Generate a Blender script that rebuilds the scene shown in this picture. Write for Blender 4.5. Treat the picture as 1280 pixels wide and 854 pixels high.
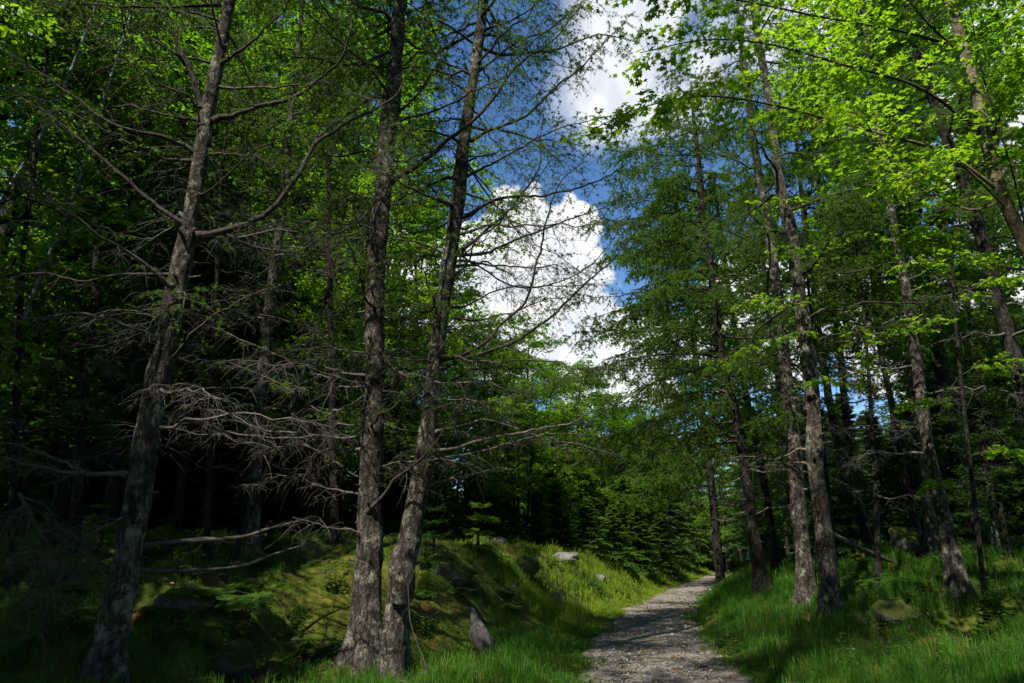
import bpy, math
import numpy as np
from mathutils import Vector

for o in list(bpy.data.objects):
    bpy.data.objects.remove(o, do_unlink=True)
scene = bpy.context.scene
COL = scene.collection
PI = math.pi

# ------------------------------------------------------------------ camera
EYE = 1.6
PITCH = math.radians(17.2)
cam_data = bpy.data.cameras.new("camera")
cam_data.sensor_width = 36.0
cam_data.lens = 24.0
cam_data.clip_start = 0.05
cam_data.clip_end = 3000.0
cam = bpy.data.objects.new("camera", cam_data)
cam.location = (0, 0, EYE)
cam.rotation_euler = (PI / 2 + PITCH, 0, 0)
COL.objects.link(cam)
scene.camera = cam

# ------------------------------------------------------------------ light
SUN_DIR = Vector((-0.52, -0.86, 0.0)).normalized()      # horizontal direction towards the sun
SUN_EL = math.radians(53)
SUN_STRENGTH = 5.0
SKY_STRENGTH = 0.105
EXPOSURE = 0.85
CLOUD_GAIN = 0.66

scene.view_settings.view_transform = 'Standard'
scene.view_settings.look = 'None'
scene.view_settings.gamma = 1.0
scene.view_settings.use_curve_mapping = False
scene.view_settings.exposure = EXPOSURE
scene.cycles.max_bounces = 6
scene.cycles.diffuse_bounces = 4
scene.cycles.glossy_bounces = 2
scene.cycles.transmission_bounces = 4
scene.cycles.transparent_max_bounces = 4
scene.cycles.caustics_reflective = False
scene.cycles.caustics_refractive = False
scene.cycles.use_denoising = True


def camray(px, py):
    """world direction through a point of the 1280 x 854 photograph (y component is forward)"""
    u = (px - 640.0) / 853.3
    v = -(py - 427.0) / 853.3
    c, s = math.cos(PITCH), math.sin(PITCH)
    return np.array((u, c - s * v, s + c * v))


class NT:
    """small helper for writing node trees"""
    def __init__(self, tree):
        self.t = tree
        tree.nodes.clear()

    def n(self, kind, **kw):
        nd = self.t.nodes.new(kind)
        for k, v in kw.items():
            setattr(nd, k, v)
        return nd

    def put(self, sock, val):
        if val is None:
            return
        if hasattr(val, 'is_output'):
            self.t.links.new(val, sock)
        else:
            sock.default_value = val

    def math(self, op, a, b=None, c=None, clamp=False):
        nd = self.n('ShaderNodeMath', operation=op, use_clamp=clamp)
        self.put(nd.inputs[0], a)
        self.put(nd.inputs[1], b)
        self.put(nd.inputs[2], c)
        return nd.outputs[0]

    def vmath(self, op, a, b=None):
        nd = self.n('ShaderNodeVectorMath', operation=op)
        self.put(nd.inputs[0], a)
        self.put(nd.inputs[1], b)
        return nd.outputs['Value'] if op in ('DOT_PRODUCT', 'LENGTH', 'DISTANCE') else nd.outputs[0]

    def noise(self, vec, scale, detail=4, rough=0.55, dist=0.0):
        nd = self.n('ShaderNodeTexNoise')
        self.put(nd.inputs['Vector'], vec)
        nd.inputs['Scale'].default_value = scale
        nd.inputs['Detail'].default_value = detail
        nd.inputs['Roughness'].default_value = rough
        nd.inputs['Distortion'].default_value = dist
        return nd.outputs['Fac']

    def voronoi(self, vec, scale, feature='F1'):
        nd = self.n('ShaderNodeTexVoronoi', feature=feature)
        self.put(nd.inputs['Vector'], vec)
        nd.inputs['Scale'].default_value = scale
        return nd.outputs['Distance']

    def mapping(self, vec, scale):
        nd = self.n('ShaderNodeMapping')
        self.put(nd.inputs['Vector'], vec)
        nd.inputs['Scale'].default_value = scale
        return nd.outputs[0]

    def ramp(self, fac, stops):
        nd = self.n('ShaderNodeValToRGB')
        el = nd.color_ramp.elements
        while len(el) < len(stops):
            el.new(0.5)
        for e, (p, c) in zip(el, stops):
            e.position = p
            e.color = (c[0], c[1], c[2], 1) if hasattr(c, '__len__') else (c, c, c, 1)
        self.put(nd.inputs[0], fac)
        return nd.outputs[0]

    def maprange(self, v, a, b, c=0.0, d=1.0, smooth=False):
        nd = self.n('ShaderNodeMapRange')
        if smooth:
            nd.interpolation_type = 'SMOOTHSTEP'
        self.put(nd.inputs[0], v)
        for i, q in enumerate((a, b, c, d)):
            self.put(nd.inputs[i + 1], q)
        return nd.outputs[0]

    def mix(self, fac, a, b, blend='MIX'):
        nd = self.n('ShaderNodeMix', data_type='RGBA', blend_type=blend)
        self.put(nd.inputs[0], fac)
        for i, q in ((6, a), (7, b)):
            if not hasattr(q, 'is_output') and len(q) == 3:
                q = (q[0], q[1], q[2], 1)
            self.put(nd.inputs[i], q)
        return nd.outputs[2]


def warp_noise(g, vec, scale):
    nd = g.n('ShaderNodeTexNoise')
    g.put(nd.inputs['Vector'], vec)
    nd.inputs['Scale'].default_value = scale
    return nd.outputs['Color']


def make_world():
    w = bpy.data.worlds.new("World")
    scene.world = w
    w.use_nodes = True
    g = NT(w.node_tree)
    out = g.n('ShaderNodeOutputWorld')
    sky = g.n('ShaderNodeTexSky', sky_type='NISHITA')
    sky.sun_disc = False
    sky.sun_elevation = SUN_EL
    sky.sun_rotation = math.atan2(SUN_DIR.x, SUN_DIR.y)
    sky.altitude = 0
    sky.air_density = 0.9
    sky.dust_density = 0.05
    sky.ozone_density = 3.0
    d = g.n('ShaderNodeTexCoord').outputs['Generated']
    # cumulus: a field of round heads round fixed directions, its rim broken up by noise
    heads = [  # photo x, y, angular radius in degrees, weight
        (645, 300, 4.3, 1.0), (712, 300, 3.6, 1.0), (600, 330, 4.0, 1.0), (690, 370, 6.5, 1.0), (640, 410, 6.0, 1.0),
        (560, 350, 4.0, .9), (480, 330, 5.5, .85), (420, 420, 7, .9), (740, 440, 5.5, 1.0), (770, 445, 4.5, 1.0), (810, 470, 3.0, .85),
        (880, 430, 3.6, 1.0), (960, 395, 6.0, 1.0), (1040, 380, 5.0, .9), (1120, 400, 6.0, 1.0), (1200, 440, 6.0, .9),
        (1300, 60, 9.0, .8), (60, -20, 9, .7), (1330, 330, 7, .7)]
    nw = g.noise(d, 12.0, 5, 0.55)
    nb = g.noise(d, 40.0, 5, 0.6)
    wv = g.vmath('ADD', d, g.vmath('MULTIPLY', g.vmath('SUBTRACT', warp_noise(g, d, 14), (.5, .5, .5)), (.06, .06, .06)))
    b1 = g.voronoi(wv, 17)
    b2 = g.voronoi(wv, 42)
    puff = g.math('ADD', g.math('MULTIPLY', g.math('SUBTRACT', .42, b1), .9), g.math('MULTIPLY', g.math('SUBTRACT', .42, b2), .45))
    field = None
    for px, py, r, wgt in heads:
        c = camray(px, py)
        c /= np.linalg.norm(c)
        dp = g.vmath('DOT_PRODUCT', d, tuple(c))
        cr = math.cos(math.radians(r))
        v = g.maprange(dp, 2 * cr - 1, 1.0, -wgt, wgt)
        field = v if field is None else g.math('SMOOTH_MAX', field, v, 0.25)
    bumpy = g.math('ADD', g.math('MULTIPLY', g.math('SUBTRACT', nw, .5), .5), g.math('MULTIPLY', g.math('SUBTRACT', nb, .5), .35))
    bumpy = g.math('ADD', bumpy, puff)
    dens = g.math('ADD', field, bumpy)
    cum = g.maprange(dens, -0.02, 0.26, 0, 1, True)
    # thin torn cloud higher up
    wd = g.n('ShaderNodeMapping')
    g.put(wd.inputs['Vector'], d)
    wd.inputs['Rotation'].default_value = (0.3, 0.5, 0.2)
    wd.inputs['Scale'].default_value = (1.0, 1.6, 1.0)
    nc = g.noise(wd.outputs[0], 5.5, 8, 0.62, 0.6)
    thin = None
    for px, py, r in ((780, 100, 7.5), (870, 60, 8), (800, 10, 7), (1000, -60, 12)):
        c = camray(px, py)
        c /= np.linalg.norm(c)
        dp = g.vmath('DOT_PRODUCT', d, tuple(c))
        v = g.maprange(dp, math.cos(math.radians(r)), 1.0, 0.0, 1.0)
        thin = v if thin is None else g.math('MAXIMUM', thin, v)
    thin = g.math('MULTIPLY', g.maprange(g.math('ADD', nc, g.math('MULTIPLY', thin, .25)), 0.53, 0.80, 0, 1, True), g.maprange(thin, 0, .8, 0, 1, True))
    body = g.maprange(g.math('ADD', g.math('ADD', g.math('MULTIPLY', nw, .6), g.math('MULTIPLY', nb, .4)), g.math('MULTIPLY', puff, .25)), .36, .58)
    ccol = g.mix(body, (0.74, 0.78, 0.84), (1.0, 1.0, 0.99))
    cg = g.n('ShaderNodeBackground')
    g.put(cg.inputs[0], ccol)
    cg.inputs[1].default_value = CLOUD_GAIN
    bg = g.n('ShaderNodeBackground')
    hs = g.n('ShaderNodeHueSaturation')
    hs.inputs['Saturation'].default_value = 1.15
    g.put(hs.inputs['Color'], sky.outputs[0])
    g.put(bg.inputs[0], hs.outputs[0])
    bg.inputs[1].default_value = SKY_STRENGTH
    mx = g.n('ShaderNodeMixShader')
    g.put(mx.inputs[0], g.math('MAXIMUM', cum, g.math('MULTIPLY', thin, .9)))
    g.t.links.new(bg.outputs[0], mx.inputs[1])
    g.t.links.new(cg.outputs[0], mx.inputs[2])
    g.t.links.new(mx.outputs[0], out.inputs[0])


make_world()
sun_data = bpy.data.lights.new("sun", 'SUN')
sun_data.energy = SUN_STRENGTH
sun_data.angle = math.radians(0.53)
sun_data.color = (1.0, 0.955, 0.88)
sun = bpy.data.objects.new("sun", sun_data)
tosun = Vector((SUN_DIR.x * math.cos(SUN_EL), SUN_DIR.y * math.cos(SUN_EL), math.sin(SUN_EL)))
sun.rotation_euler = tosun.to_track_quat('Z', 'Y').to_euler()
sun.location = (-20, -30, 40)
COL.objects.link(sun)

# ------------------------------------------------------------------ numeric helpers
RNG = np.random.default_rng(11)


def rng(seed):
    return np.random.default_rng(seed)


def _hash(ix, iy, iz):
    h = (ix * 374761393 + iy * 668265263 + iz * 2147483647 + 1274126177) & 0xffffffff
    h = ((h ^ (h >> 13)) * 1274126177) & 0xffffffff
    return ((h ^ (h >> 16)) & 0xffff) / 65535.0


def vnoise(p, scale=1.0):
    """smooth value noise in -1..1 at points p (n,3)"""
    q = np.asarray(p, float) * scale + 1000.0
    i = np.floor(q).astype(np.int64)
    f = q - i
    f = f * f * (3 - 2 * f)
    r = 0
    for dx in (0, 1):
        for dy in (0, 1):
            for dz in (0, 1):
                w = (f[..., 0] if dx else 1 - f[..., 0]) * (f[..., 1] if dy else 1 - f[..., 1]) * (f[..., 2] if dz else 1 - f[..., 2])
                r = r + w * _hash(i[..., 0] + dx, i[..., 1] + dy, i[..., 2] + dz)
    return r * 2 - 1


def n2(x, y, s):
    x = np.asarray(x, float)
    return vnoise(np.stack([x, np.asarray(y, float) + 0 * x, 0 * x + 3.3], -1), s)


def unit(v):
    v = np.asarray(v, float)
    return v / np.maximum(np.linalg.norm(v, axis=-1, keepdims=True), 1e-9)


def sstep(a, b, x):
    t = np.clip((np.asarray(x, float) - a) / (b - a), 0, 1)
    return t * t * (3 - 2 * t)


# ------------------------------------------------------------------ terrain
PATH_Y = np.array([-30, -6, 2, 9.7, 14, 19.5, 25, 31.2, 40, 53, 66, 80, 110.])
PATH_X = np.array([-3.0, 0.5, 1.2, 1.98, 2.65, 3.8, 5.4, 7.5, 10.6, 15.2, 20.5, 28, 48.])


def path_x(y):
    return np.interp(y, PATH_Y, PATH_X)


def ground(x, y):
    x = np.asarray(x, float)
    y = np.asarray(y, float)
    d = x - path_x(y)
    # left bank
    foot = np.interp(y, [3, 7, 9, 12, 16, 20, 60], [5.0, 4.6, 3.7, 2.4, 1.45, 1.3, 1.3])
    top = np.interp(y, [0, 8, 11, 14, 18, 24, 33, 45, 60, 90], [.5, .75, 1.1, 1.55, 1.5, 1.52, 1.45, 1.1, .7, .8])
    wid = np.interp(y, [0, 10, 16, 30], [4.0, 3.4, 2.6, 2.8])
    hl = top * sstep(0, 1, (-d - foot) / wid) + 0.05 * np.maximum(-d - 9, 0)
    hl = hl + 0.12 * sstep(0.9, 2.4, -d)
    # right bank
    slope = np.interp(y, [0, 10, 13, 17, 24, 40], [.17, .20, .25, .40, .34, .26])
    topr = np.interp(y, [0, 10, 14, 17, 26, 45], [1.5, 1.6, 1.9, 2.1, 1.8, 1.5])
    lin = slope * np.maximum(d - 1.15, 0)
    hr = topr * (1 - np.exp(-lin / topr * 1.15)) + 0.06 * sstep(1.0, 1.6, d) + 0.03 * np.maximum(d - 12, 0)
    h = np.where(d < 0, hl, hr)
    rough = sstep(1.1, 3.0, np.abs(d))
    h = h + rough * (0.16 * n2(x, y, 0.55) + 0.09 * n2(x + 31, y, 1.3) + 0.045 * n2(x, y + 17, 3.1))
    h = h + 0.03 * n2(x, y, 0.35)
    humm = sstep(2.2, 4.0, np.abs(d)) * sstep(30, 20, y)
    h = h + humm * (.27 * (1 - np.abs(n2(x + 5, y + 2, 1.0)) * 2).clip(-.6, 1) + .11 * (1 - np.abs(n2(x, y, 2.6)) * 2) + .04 * n2(x, y, 6.5)) - humm * .10
    far = sstep(90, 260, y)
    h = h + far * 26 * (0.6 + 0.4 * n2(x, y, 0.012))
    return h


def at(px, py, Y):
    """the point in the plane at forward distance Y seen at pixel px, py"""
    r = camray(px, py)
    t = Y / r[1]
    return np.array((r[0] * t, Y, EYE + r[2] * t))


def hit(px, py):
    """where the sight line through a pixel meets the ground"""
    r = camray(px, py)
    t = np.arange(3, 140, 0.02)
    P = np.array((0, 0, EYE)) + t[:, None] * r
    below = np.nonzero(P[:, 2] < ground(P[:, 0], P[:, 1]))[0]
    k = below[0] if len(below) else len(t) - 1
    return P[k]


def depth_scale(Y, py):
    """metres per photo pixel there"""
    return Y / camray(640, py)[1] / 853.3


# ------------------------------------------------------------------ mesh buffer
class Buf:
    def __init__(self):
        self.v, self.f, self.n = [], [], 0

    def add(self, verts, faces, mat=0, smooth=True):
        """verts (n,3); faces (m,k) with k = 3 or 4"""
        verts = np.asarray(verts, np.float32).reshape(-1, 3)
        faces = np.asarray(faces, np.int64)
        if len(verts) == 0 or len(faces) == 0:
            return
        self.v.append(verts)
        self.f.append((faces + self.n, mat, smooth))
        self.n += len(verts)

    def mesh(self, name, mats):
        me = bpy.data.meshes.new(name)
        v = np.concatenate(self.v)
        loops = np.concatenate([f.ravel() for f, _, _ in self.f]).astype(np.int32)
        tot = np.concatenate([np.full(len(f), f.shape[1], np.int32) for f, _, _ in self.f])
        start = np.concatenate([[0], np.cumsum(tot)[:-1]]).astype(np.int32)
        mi = np.concatenate([np.full(len(f), m, np.int32) for f, m, _ in self.f])
        sm = np.concatenate([np.full(len(f), s, bool) for f, _, s in self.f])
        me.vertices.add(len(v))
        me.vertices.foreach_set('co', v.ravel())
        me.loops.add(len(loops))
        me.loops.foreach_set('vertex_index', loops)
        me.polygons.add(len(tot))
        me.polygons.foreach_set('loop_start', start)
        me.polygons.foreach_set('material_index', mi)
        me.polygons.foreach_set('use_smooth', sm)
        for m in mats:
            me.materials.append(m)
        me.update(calc_edges=True)
        return me


def link(name, mesh, parent=None):
    o = bpy.data.objects.new(name, mesh)
    COL.objects.link(o)
    if parent is not None:
        o.parent = parent
    return o


def tag(o, label=None, cat=None, group=None, kind=None):
    if label:
        o['label'] = label
    if cat:
        o['category'] = cat
    if group:
        o['group'] = group
    if kind:
        o['kind'] = kind
    return o


def thing(name, label, cat, loc, group=None, rz=0.0):
    o = bpy.data.objects.new(name, None)
    o.location = loc
    o.rotation_euler = (0, 0, rz)
    o.empty_display_size = 0.2
    COL.objects.link(o)
    return tag(o, label, cat, group)


def copy_tree(src, loc, rz, scale, label, group):
    r = src.copy()
    COL.objects.link(r)
    r.location = loc
    r.rotation_euler = (0, 0, rz)
    r.scale = scale
    r['label'] = label
    if group:
        r['group'] = group
    for ch in list(src.children):
        c = ch.copy()
        COL.objects.link(c)
        c.parent = r
        for gch in list(ch.children):
            gc = gch.copy()
            COL.objects.link(gc)
            gc.parent = c
    return r


# ------------------------------------------------------------------ growing things
def spline(pts, n):
    """Catmull-Rom through pts (k,d), n samples evenly along its length"""
    p = np.asarray(pts, float)
    if len(p) == 2:
        dense = p[0] + (p[1] - p[0]) * np.linspace(0, 1, 50)[:, None]
    else:
        q = np.vstack([2 * p[0] - p[1], p, 2 * p[-1] - p[-2]])
        t = np.linspace(0, 1, 16, endpoint=False)[:, None]
        segs = []
        for i in range(len(p) - 1):
            a, b, c, d = q[i:i + 4]
            segs.append(0.5 * (2 * b + (c - a) * t + (2 * a - 5 * b + 4 * c - d) * t ** 2 + (3 * b - a - 3 * c + d) * t ** 3))
        dense = np.vstack(segs + [p[-1:]])
    s = np.concatenate([[0], np.cumsum(np.linalg.norm(np.diff(dense[:, :3], axis=0), axis=1))])
    u = np.linspace(0, s[-1], n)
    return np.stack([np.interp(u, s, dense[:, k]) for k in range(p.shape[1])], -1)


def tubes(buf, P, R, sides=3, mat=0, ang=None):
    """many tubes at once: P (m,k,3) paths, R (m,k) radii"""
    P = np.asarray(P, float)
    if P.ndim == 2:
        P = P[None]
        R = np.asarray(R, float)[None]
    m, k, _ = P.shape
    T = unit(np.gradient(P, axis=1))
    ref = np.zeros((m, 1, 3))
    tm = unit(T.mean(axis=1))
    vert = np.abs(tm[:, 2]) > 0.75
    ref[~vert, 0, 2] = 1
    ref[vert, 0, 0] = 1
    A = unit(np.cross(T, np.broadcast_to(ref, T.shape)))
    B = np.cross(T, A)
    th = np.linspace(0, 2 * PI, sides, endpoint=False)
    V = P[:, :, None] + R[:, :, None, None] * (np.cos(th)[:, None] * A[:, :, None] + np.sin(th)[:, None] * B[:, :, None])
    idx = np.arange(m * k * sides).reshape(m, k, sides)
    nx = np.roll(idx, -1, axis=2)
    F = np.stack([idx[:, :-1], nx[:, :-1], nx[:, 1:], idx[:, 1:]], -1).reshape(-1, 4)
    buf.add(V, F, mat)


def interp_paths(P, t):
    """points and tangents on paths P (m,k,3) at t (m,n) in 0..1"""
    m, k, _ = P.shape
    x = np.clip(t, 0, 0.9999) * (k - 1)
    i = np.floor(x).astype(int)
    f = (x - i)[..., None]
    r = np.arange(m)[:, None]
    a, b = P[r, i], P[r, i + 1]
    return a + (b - a) * f, unit(b - a)


def sprout(P, n, g, t0=0.1, t1=1.0, ang=(45, 70), spread=0.25, lift=0.0):
    """n shoots on every path, alternating sides; returns base, direction, t (flattened)"""
    m = len(P)
    t = t0 + (t1 - t0) * (np.arange(n)[None] + g.uniform(0.1, 0.9, (m, n))) / n
    base, T = interp_paths(P, t)
    S = unit(np.cross(T, np.array((0, 0, 1.0))) + 1e-4)
    U = np.cross(S, T)
    sgn = np.where((np.arange(n)[None] + g.integers(0, 2, (m, 1))) % 2 == 0, 1.0, -1.0)
    phi = g.normal(lift, spread, (m, n))
    a = np.radians(g.uniform(ang[0], ang[1], (m, n)))[..., None]
    d = T * np.cos(a) + np.sin(a) * (S * (sgn * np.cos(phi))[..., None] + U * np.sin(phi)[..., None])
    return base.reshape(-1, 3), unit(d).reshape(-1, 3), t.reshape(-1)


def grow(base, d, L, k, g, droop=0.2, wob=0.05):
    m = len(base)
    u = np.linspace(0, 1, k)
    P = base[:, None] + d[:, None] * (L[:, None] * u)[..., None]
    P[..., 2] -= droop * L[:, None] * u ** 2
    w = np.cumsum(g.normal(0, wob, (m, k, 3)), axis=1) * L[:, None, None]
    w[:, 0] = 0
    return P + w


def stamp(buf, tv, tf, pos, axis, up, size, mat, smooth=False):
    """copies of a small template (x along axis, z along up) at pos"""
    X = unit(axis)
    Z = unit(up - X * np.sum(up * X, -1, keepdims=True))
    Y = np.cross(Z, X)
    tv = np.asarray(tv, float)
    V = pos[:, None] + size[:, None, None] * (tv[None, :, 0:1] * X[:, None] + tv[None, :, 1:2] * Y[:, None] + tv[None, :, 2:3] * Z[:, None])
    tf = np.asarray(tf)
    F = (tf[None] + (np.arange(len(pos)) * len(tv))[:, None, None]).reshape(-1, tf.shape[1])
    buf.add(V, F, mat, smooth)


def leaf_template(lobes):
    if lobes == 1:      # pointed oval, folded along the midrib
        v = [(0, 0, 0), (.3, .26, .05), (.62, .24, .03), (1, 0, -.10), (.62, -.24, .03), (.3, -.26, .05), (.5, 0, -.02)]
        f = [(0, 6, 1), (1, 6, 2), (2, 6, 3), (3, 6, 4), (4, 6, 5), (5, 6, 0)]
        return v, f
    out = []            # five pointed lobes
    for a, r in ((-165, .16), (-118, .40), (-88, .26), (-55, .62), (-30, .36), (0, .72), (30, .36), (55, .62), (88, .26), (118, .40), (165, .16)):
        out.append((.30 + r * math.cos(math.radians(a)), r * math.sin(math.radians(a)) * .95, .07 * abs(math.sin(math.radians(a))) - .05 * (r > .6)))
    v = [(.30, 0, -.02)] + out
    f = [(0, i, i + 1) for i in range(1, len(out))]
    return v, f


def feather_template(pairs=6, w=.30, needle=.10):
    """flat spray of needles along x, for spruce and fir twigs"""
    v, f = [], []
    for i in range(pairs):
        x = .06 + .80 * i / pairs
        L = w * (1 - .55 * i / pairs)
        for s in (-1, 1):
            k = len(v)
            v += [(x - needle / 2, 0, 0), (x + needle / 2, 0, 0), (x + .55 * L, s * L, .03)]
            f.append((k, k + 1, k + 2))
    k = len(v)
    v += [(.70, -.05, 0), (.70, .05, 0), (1.05, 0, .02)]
    f.append((k, k + 1, k + 2))
    return v, f


def tuft_template(n, L, w, seed, up=.2):
    g = rng(seed)
    v, f = [], []
    for i in range(n):
        a = 2 * PI * i / n + g.uniform(-.3, .3)
        d = unit(np.array((g.uniform(.2, .8), math.cos(a), math.sin(a) + up)))
        q = unit(np.cross(d, g.normal(size=3)))
        k = len(v)
        v += [tuple(q * w / 2), tuple(-q * w / 2), tuple(d * L * g.uniform(.8, 1.15))]
        f.append((k, k + 1, k + 2))
    return v, f


LEAF1 = leaf_template(1)
LEAF5 = leaf_template(5)
FEATHER = feather_template(7, .36, .13)
FEATHER_FINE = feather_template(11, .26, .06)
TUFT = [tuft_template(7, 1.0, .20, 3), tuft_template(5, 1.0, .30, 5)]

# ------------------------------------------------------------------ materials
def new_mat(name):
    m = bpy.data.materials.new(name)
    m.use_nodes = True
    return m, NT(m.node_tree)


def finish(g, bsdf, bump=None, dist=0.01, strength=0.8):
    out = g.n('ShaderNodeOutputMaterial')
    g.t.links.new(bsdf.outputs[0], out.inputs[0])
    if bump is not None:
        b = g.n('ShaderNodeBump')
        b.inputs['Strength'].default_value = strength
        b.inputs['Distance'].default_value = dist
        g.put(b.inputs['Height'], bump)
        g.t.links.new(b.outputs[0], bsdf.inputs['Normal'])


def leaf_mat(name, dark, light, trans, tfac=.45, rough=.45):
    m, g = new_mat(name)
    geo = g.n('ShaderNodeNewGeometry')
    oi = g.n('ShaderNodeObjectInfo')
    r = geo.outputs['Random Per Island']
    big = g.noise(geo.outputs['Position'], .55, 2)
    f = g.math('ADD', g.math('MULTIPLY', r, .55), g.math('MULTIPLY', g.maprange(big, .35, .65), .3))
    f = g.math('ADD', f, g.math('MULTIPLY', oi.outputs['Random'], .25), clamp=True)
    c = g.mix(f, dark, light)
    p = g.n('ShaderNodeBsdfPrincipled')
    g.put(p.inputs['Base Color'], c)
    p.inputs['Roughness'].default_value = rough
    p.inputs['Specular IOR Level'].default_value = .2
    t = g.n('ShaderNodeBsdfTranslucent')
    g.put(t.inputs[0], g.mix(f, tuple(q * .6 for q in trans), trans))
    mx = g.n('ShaderNodeMixShader')
    mx.inputs[0].default_value = tfac
    g.t.links.new(p.outputs[0], mx.inputs[1])
    g.t.links.new(t.outputs[0], mx.inputs[2])
    out = g.n('ShaderNodeOutputMaterial')
    g.t.links.new(mx.outputs[0], out.inputs[0])
    return m


def bark_mat(name, dark, mid, light, lichen, scale=1.0, lichen_amt=.5, stretch=.36, dist=.03):
    m, g = new_mat(name)
    tc = g.n('ShaderNodeTexCoord').outputs['Object']
    oi = g.n('ShaderNodeObjectInfo')
    tc = g.vmath('ADD', tc, g.vmath('SCALE', oi.outputs['Location'], None))
    mp = g.mapping(tc, (1, 1, stretch))
    warp = g.n('ShaderNodeTexNoise')
    g.put(warp.inputs['Vector'], mp)
    warp.inputs['Scale'].default_value = 9 * scale
    wv = g.vmath('ADD', mp, g.vmath('MULTIPLY', g.vmath('SUBTRACT', warp.outputs['Color'], (.5, .5, .5)), (.16, .16, .16)))
    plates = g.voronoi(wv, 33 * scale, 'DISTANCE_TO_EDGE')
    ridge = g.noise(wv, 16 * scale, 6, .7, .8)
    crack = g.maprange(plates, 0.0, .22)
    cell = g.n('ShaderNodeTexVoronoi', feature='F1')
    g.put(cell.inputs['Vector'], wv)
    cell.inputs['Scale'].default_value = 19 * scale
    sep = g.n('ShaderNodeSeparateColor')
    g.t.links.new(cell.outputs['Color'], sep.inputs[0])
    flake = sep.outputs[0]
    flake_h = g.math('ADD', g.math('MULTIPLY', flake, .5), g.math('SUBTRACT', .6, cell.outputs['Distance']))
    fine = g.noise(wv, 70 * scale, 5, .65)
    blotch = g.noise(tc, 3.2, 5, .6)
    col = g.mix(g.math('ADD', g.math('MULTIPLY', g.maprange(fine, .3, .7), .55), g.math('MULTIPLY', flake, .5), clamp=True), mid, light)
    col = g.mix(g.maprange(cell.outputs['Distance'], .38, .62, 0, .7), col, dark)
    col = g.mix(g.maprange(blotch, .40, .62), col, g.mix(.55, col, dark))
    col = g.mix(g.math('MULTIPLY', g.maprange(crack, 0, .7, 1, 0), .5), col, dark)
    col = g.mix(g.maprange(ridge, .36, .50, .85, 0), col, dark)
    lich = g.math('MULTIPLY', g.maprange(g.noise(tc, 5.5, 7, .72), .53, .62), lichen_amt)
    col = g.mix(lich, col, lichen)
    p = g.n('ShaderNodeBsdfPrincipled')
    g.put(p.inputs['Base Color'], col)
    p.inputs['Roughness'].default_value = .92
    p.inputs['Specular IOR Level'].default_value = .15
    h = g.math('ADD', g.math('ADD', g.math('MULTIPLY', crack, .4), g.math('MULTIPLY', g.maprange(ridge, .3, .6), .8)), g.math('MULTIPLY', fine, .4))
    h = g.math('ADD', h, g.math('MULTIPLY', lich, .4))
    h = g.math('ADD', h, g.math('MULTIPLY', flake_h, .9))
    finish(g, p, h, dist, 1.0)
    return m


def plain_mat(name, a, b, scale=20, rough=.9, dist=.004):
    m, g = new_mat(name)
    tc = g.n('ShaderNodeTexCoord').outputs['Object']
    f = g.noise(tc, scale, 6, .65)
    p = g.n('ShaderNodeBsdfPrincipled')
    g.put(p.inputs['Base Color'], g.mix(g.maprange(f, .3, .7), a, b))
    p.inputs['Roughness'].default_value = rough
    p.inputs['Specular IOR Level'].default_value = .2
    finish(g, p, f, dist)
    return m


def ground_mat():
    m, g = new_mat('forest_ground')
    pos = g.n('ShaderNodeNewGeometry').outputs['Position']
    a = g.noise(pos, .55, 5, .6)
    b = g.noise(pos, 2.3, 6, .65)
    c = g.noise(pos, 11, 6, .7)
    fine = g.noise(pos, 55, 5, .7)
    soil = g.mix(g.maprange(fine, .3, .7), (.020, .014, .008), (.055, .040, .022))
    moss = g.mix(g.maprange(c, .35, .65), (.022, .055, .005), (.085, .125, .012))
    yellow = g.mix(g.maprange(c, .35, .65), (.07, .085, .010), (.16, .15, .022))
    brown = g.mix(g.maprange(fine, .3, .7), (.075, .040, .010), (.15, .085, .025))
    col = g.mix(g.maprange(b, .42, .54), soil, moss)
    col = g.mix(g.maprange(a, .50, .60), col, yellow)
    col = g.mix(g.maprange(g.noise(pos, 1.1, 5, .65), .585, .64), col, brown)
    p = g.n('ShaderNodeBsdfPrincipled')
    g.put(p.inputs['Base Color'], col)
    p.inputs['Roughness'].default_value = .95
    p.inputs['Specular IOR Level'].default_value = .1
    finish(g, p, g.math('ADD', g.math('MULTIPLY', c, .7), g.math('MULTIPLY', fine, .5)), .05, 1.0)
    return m


def path_mat():
    m, g = new_mat('gravel_path')
    pos = g.n('ShaderNodeNewGeometry').outputs['Position']
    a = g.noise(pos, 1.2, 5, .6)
    v = g.voronoi(pos, 34)
    v2 = g.voronoi(pos, 85)
    fine = g.noise(pos, 60, 5, .7)
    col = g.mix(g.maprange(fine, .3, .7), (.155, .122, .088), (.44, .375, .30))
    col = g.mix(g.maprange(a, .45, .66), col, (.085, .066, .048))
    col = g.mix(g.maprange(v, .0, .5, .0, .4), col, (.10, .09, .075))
    p = g.n('ShaderNodeBsdfPrincipled')
    g.put(p.inputs['Base Color'], col)
    p.inputs['Roughness'].default_value = .9
    p.inputs['Specular IOR Level'].default_value = .25
    h = g.math('SUBTRACT', g.math('MULTIPLY', fine, .5), g.math('ADD', v, g.math('MULTIPLY', v2, .5)))
    finish(g, p, h, .025, 1.0)
    return m


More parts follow.
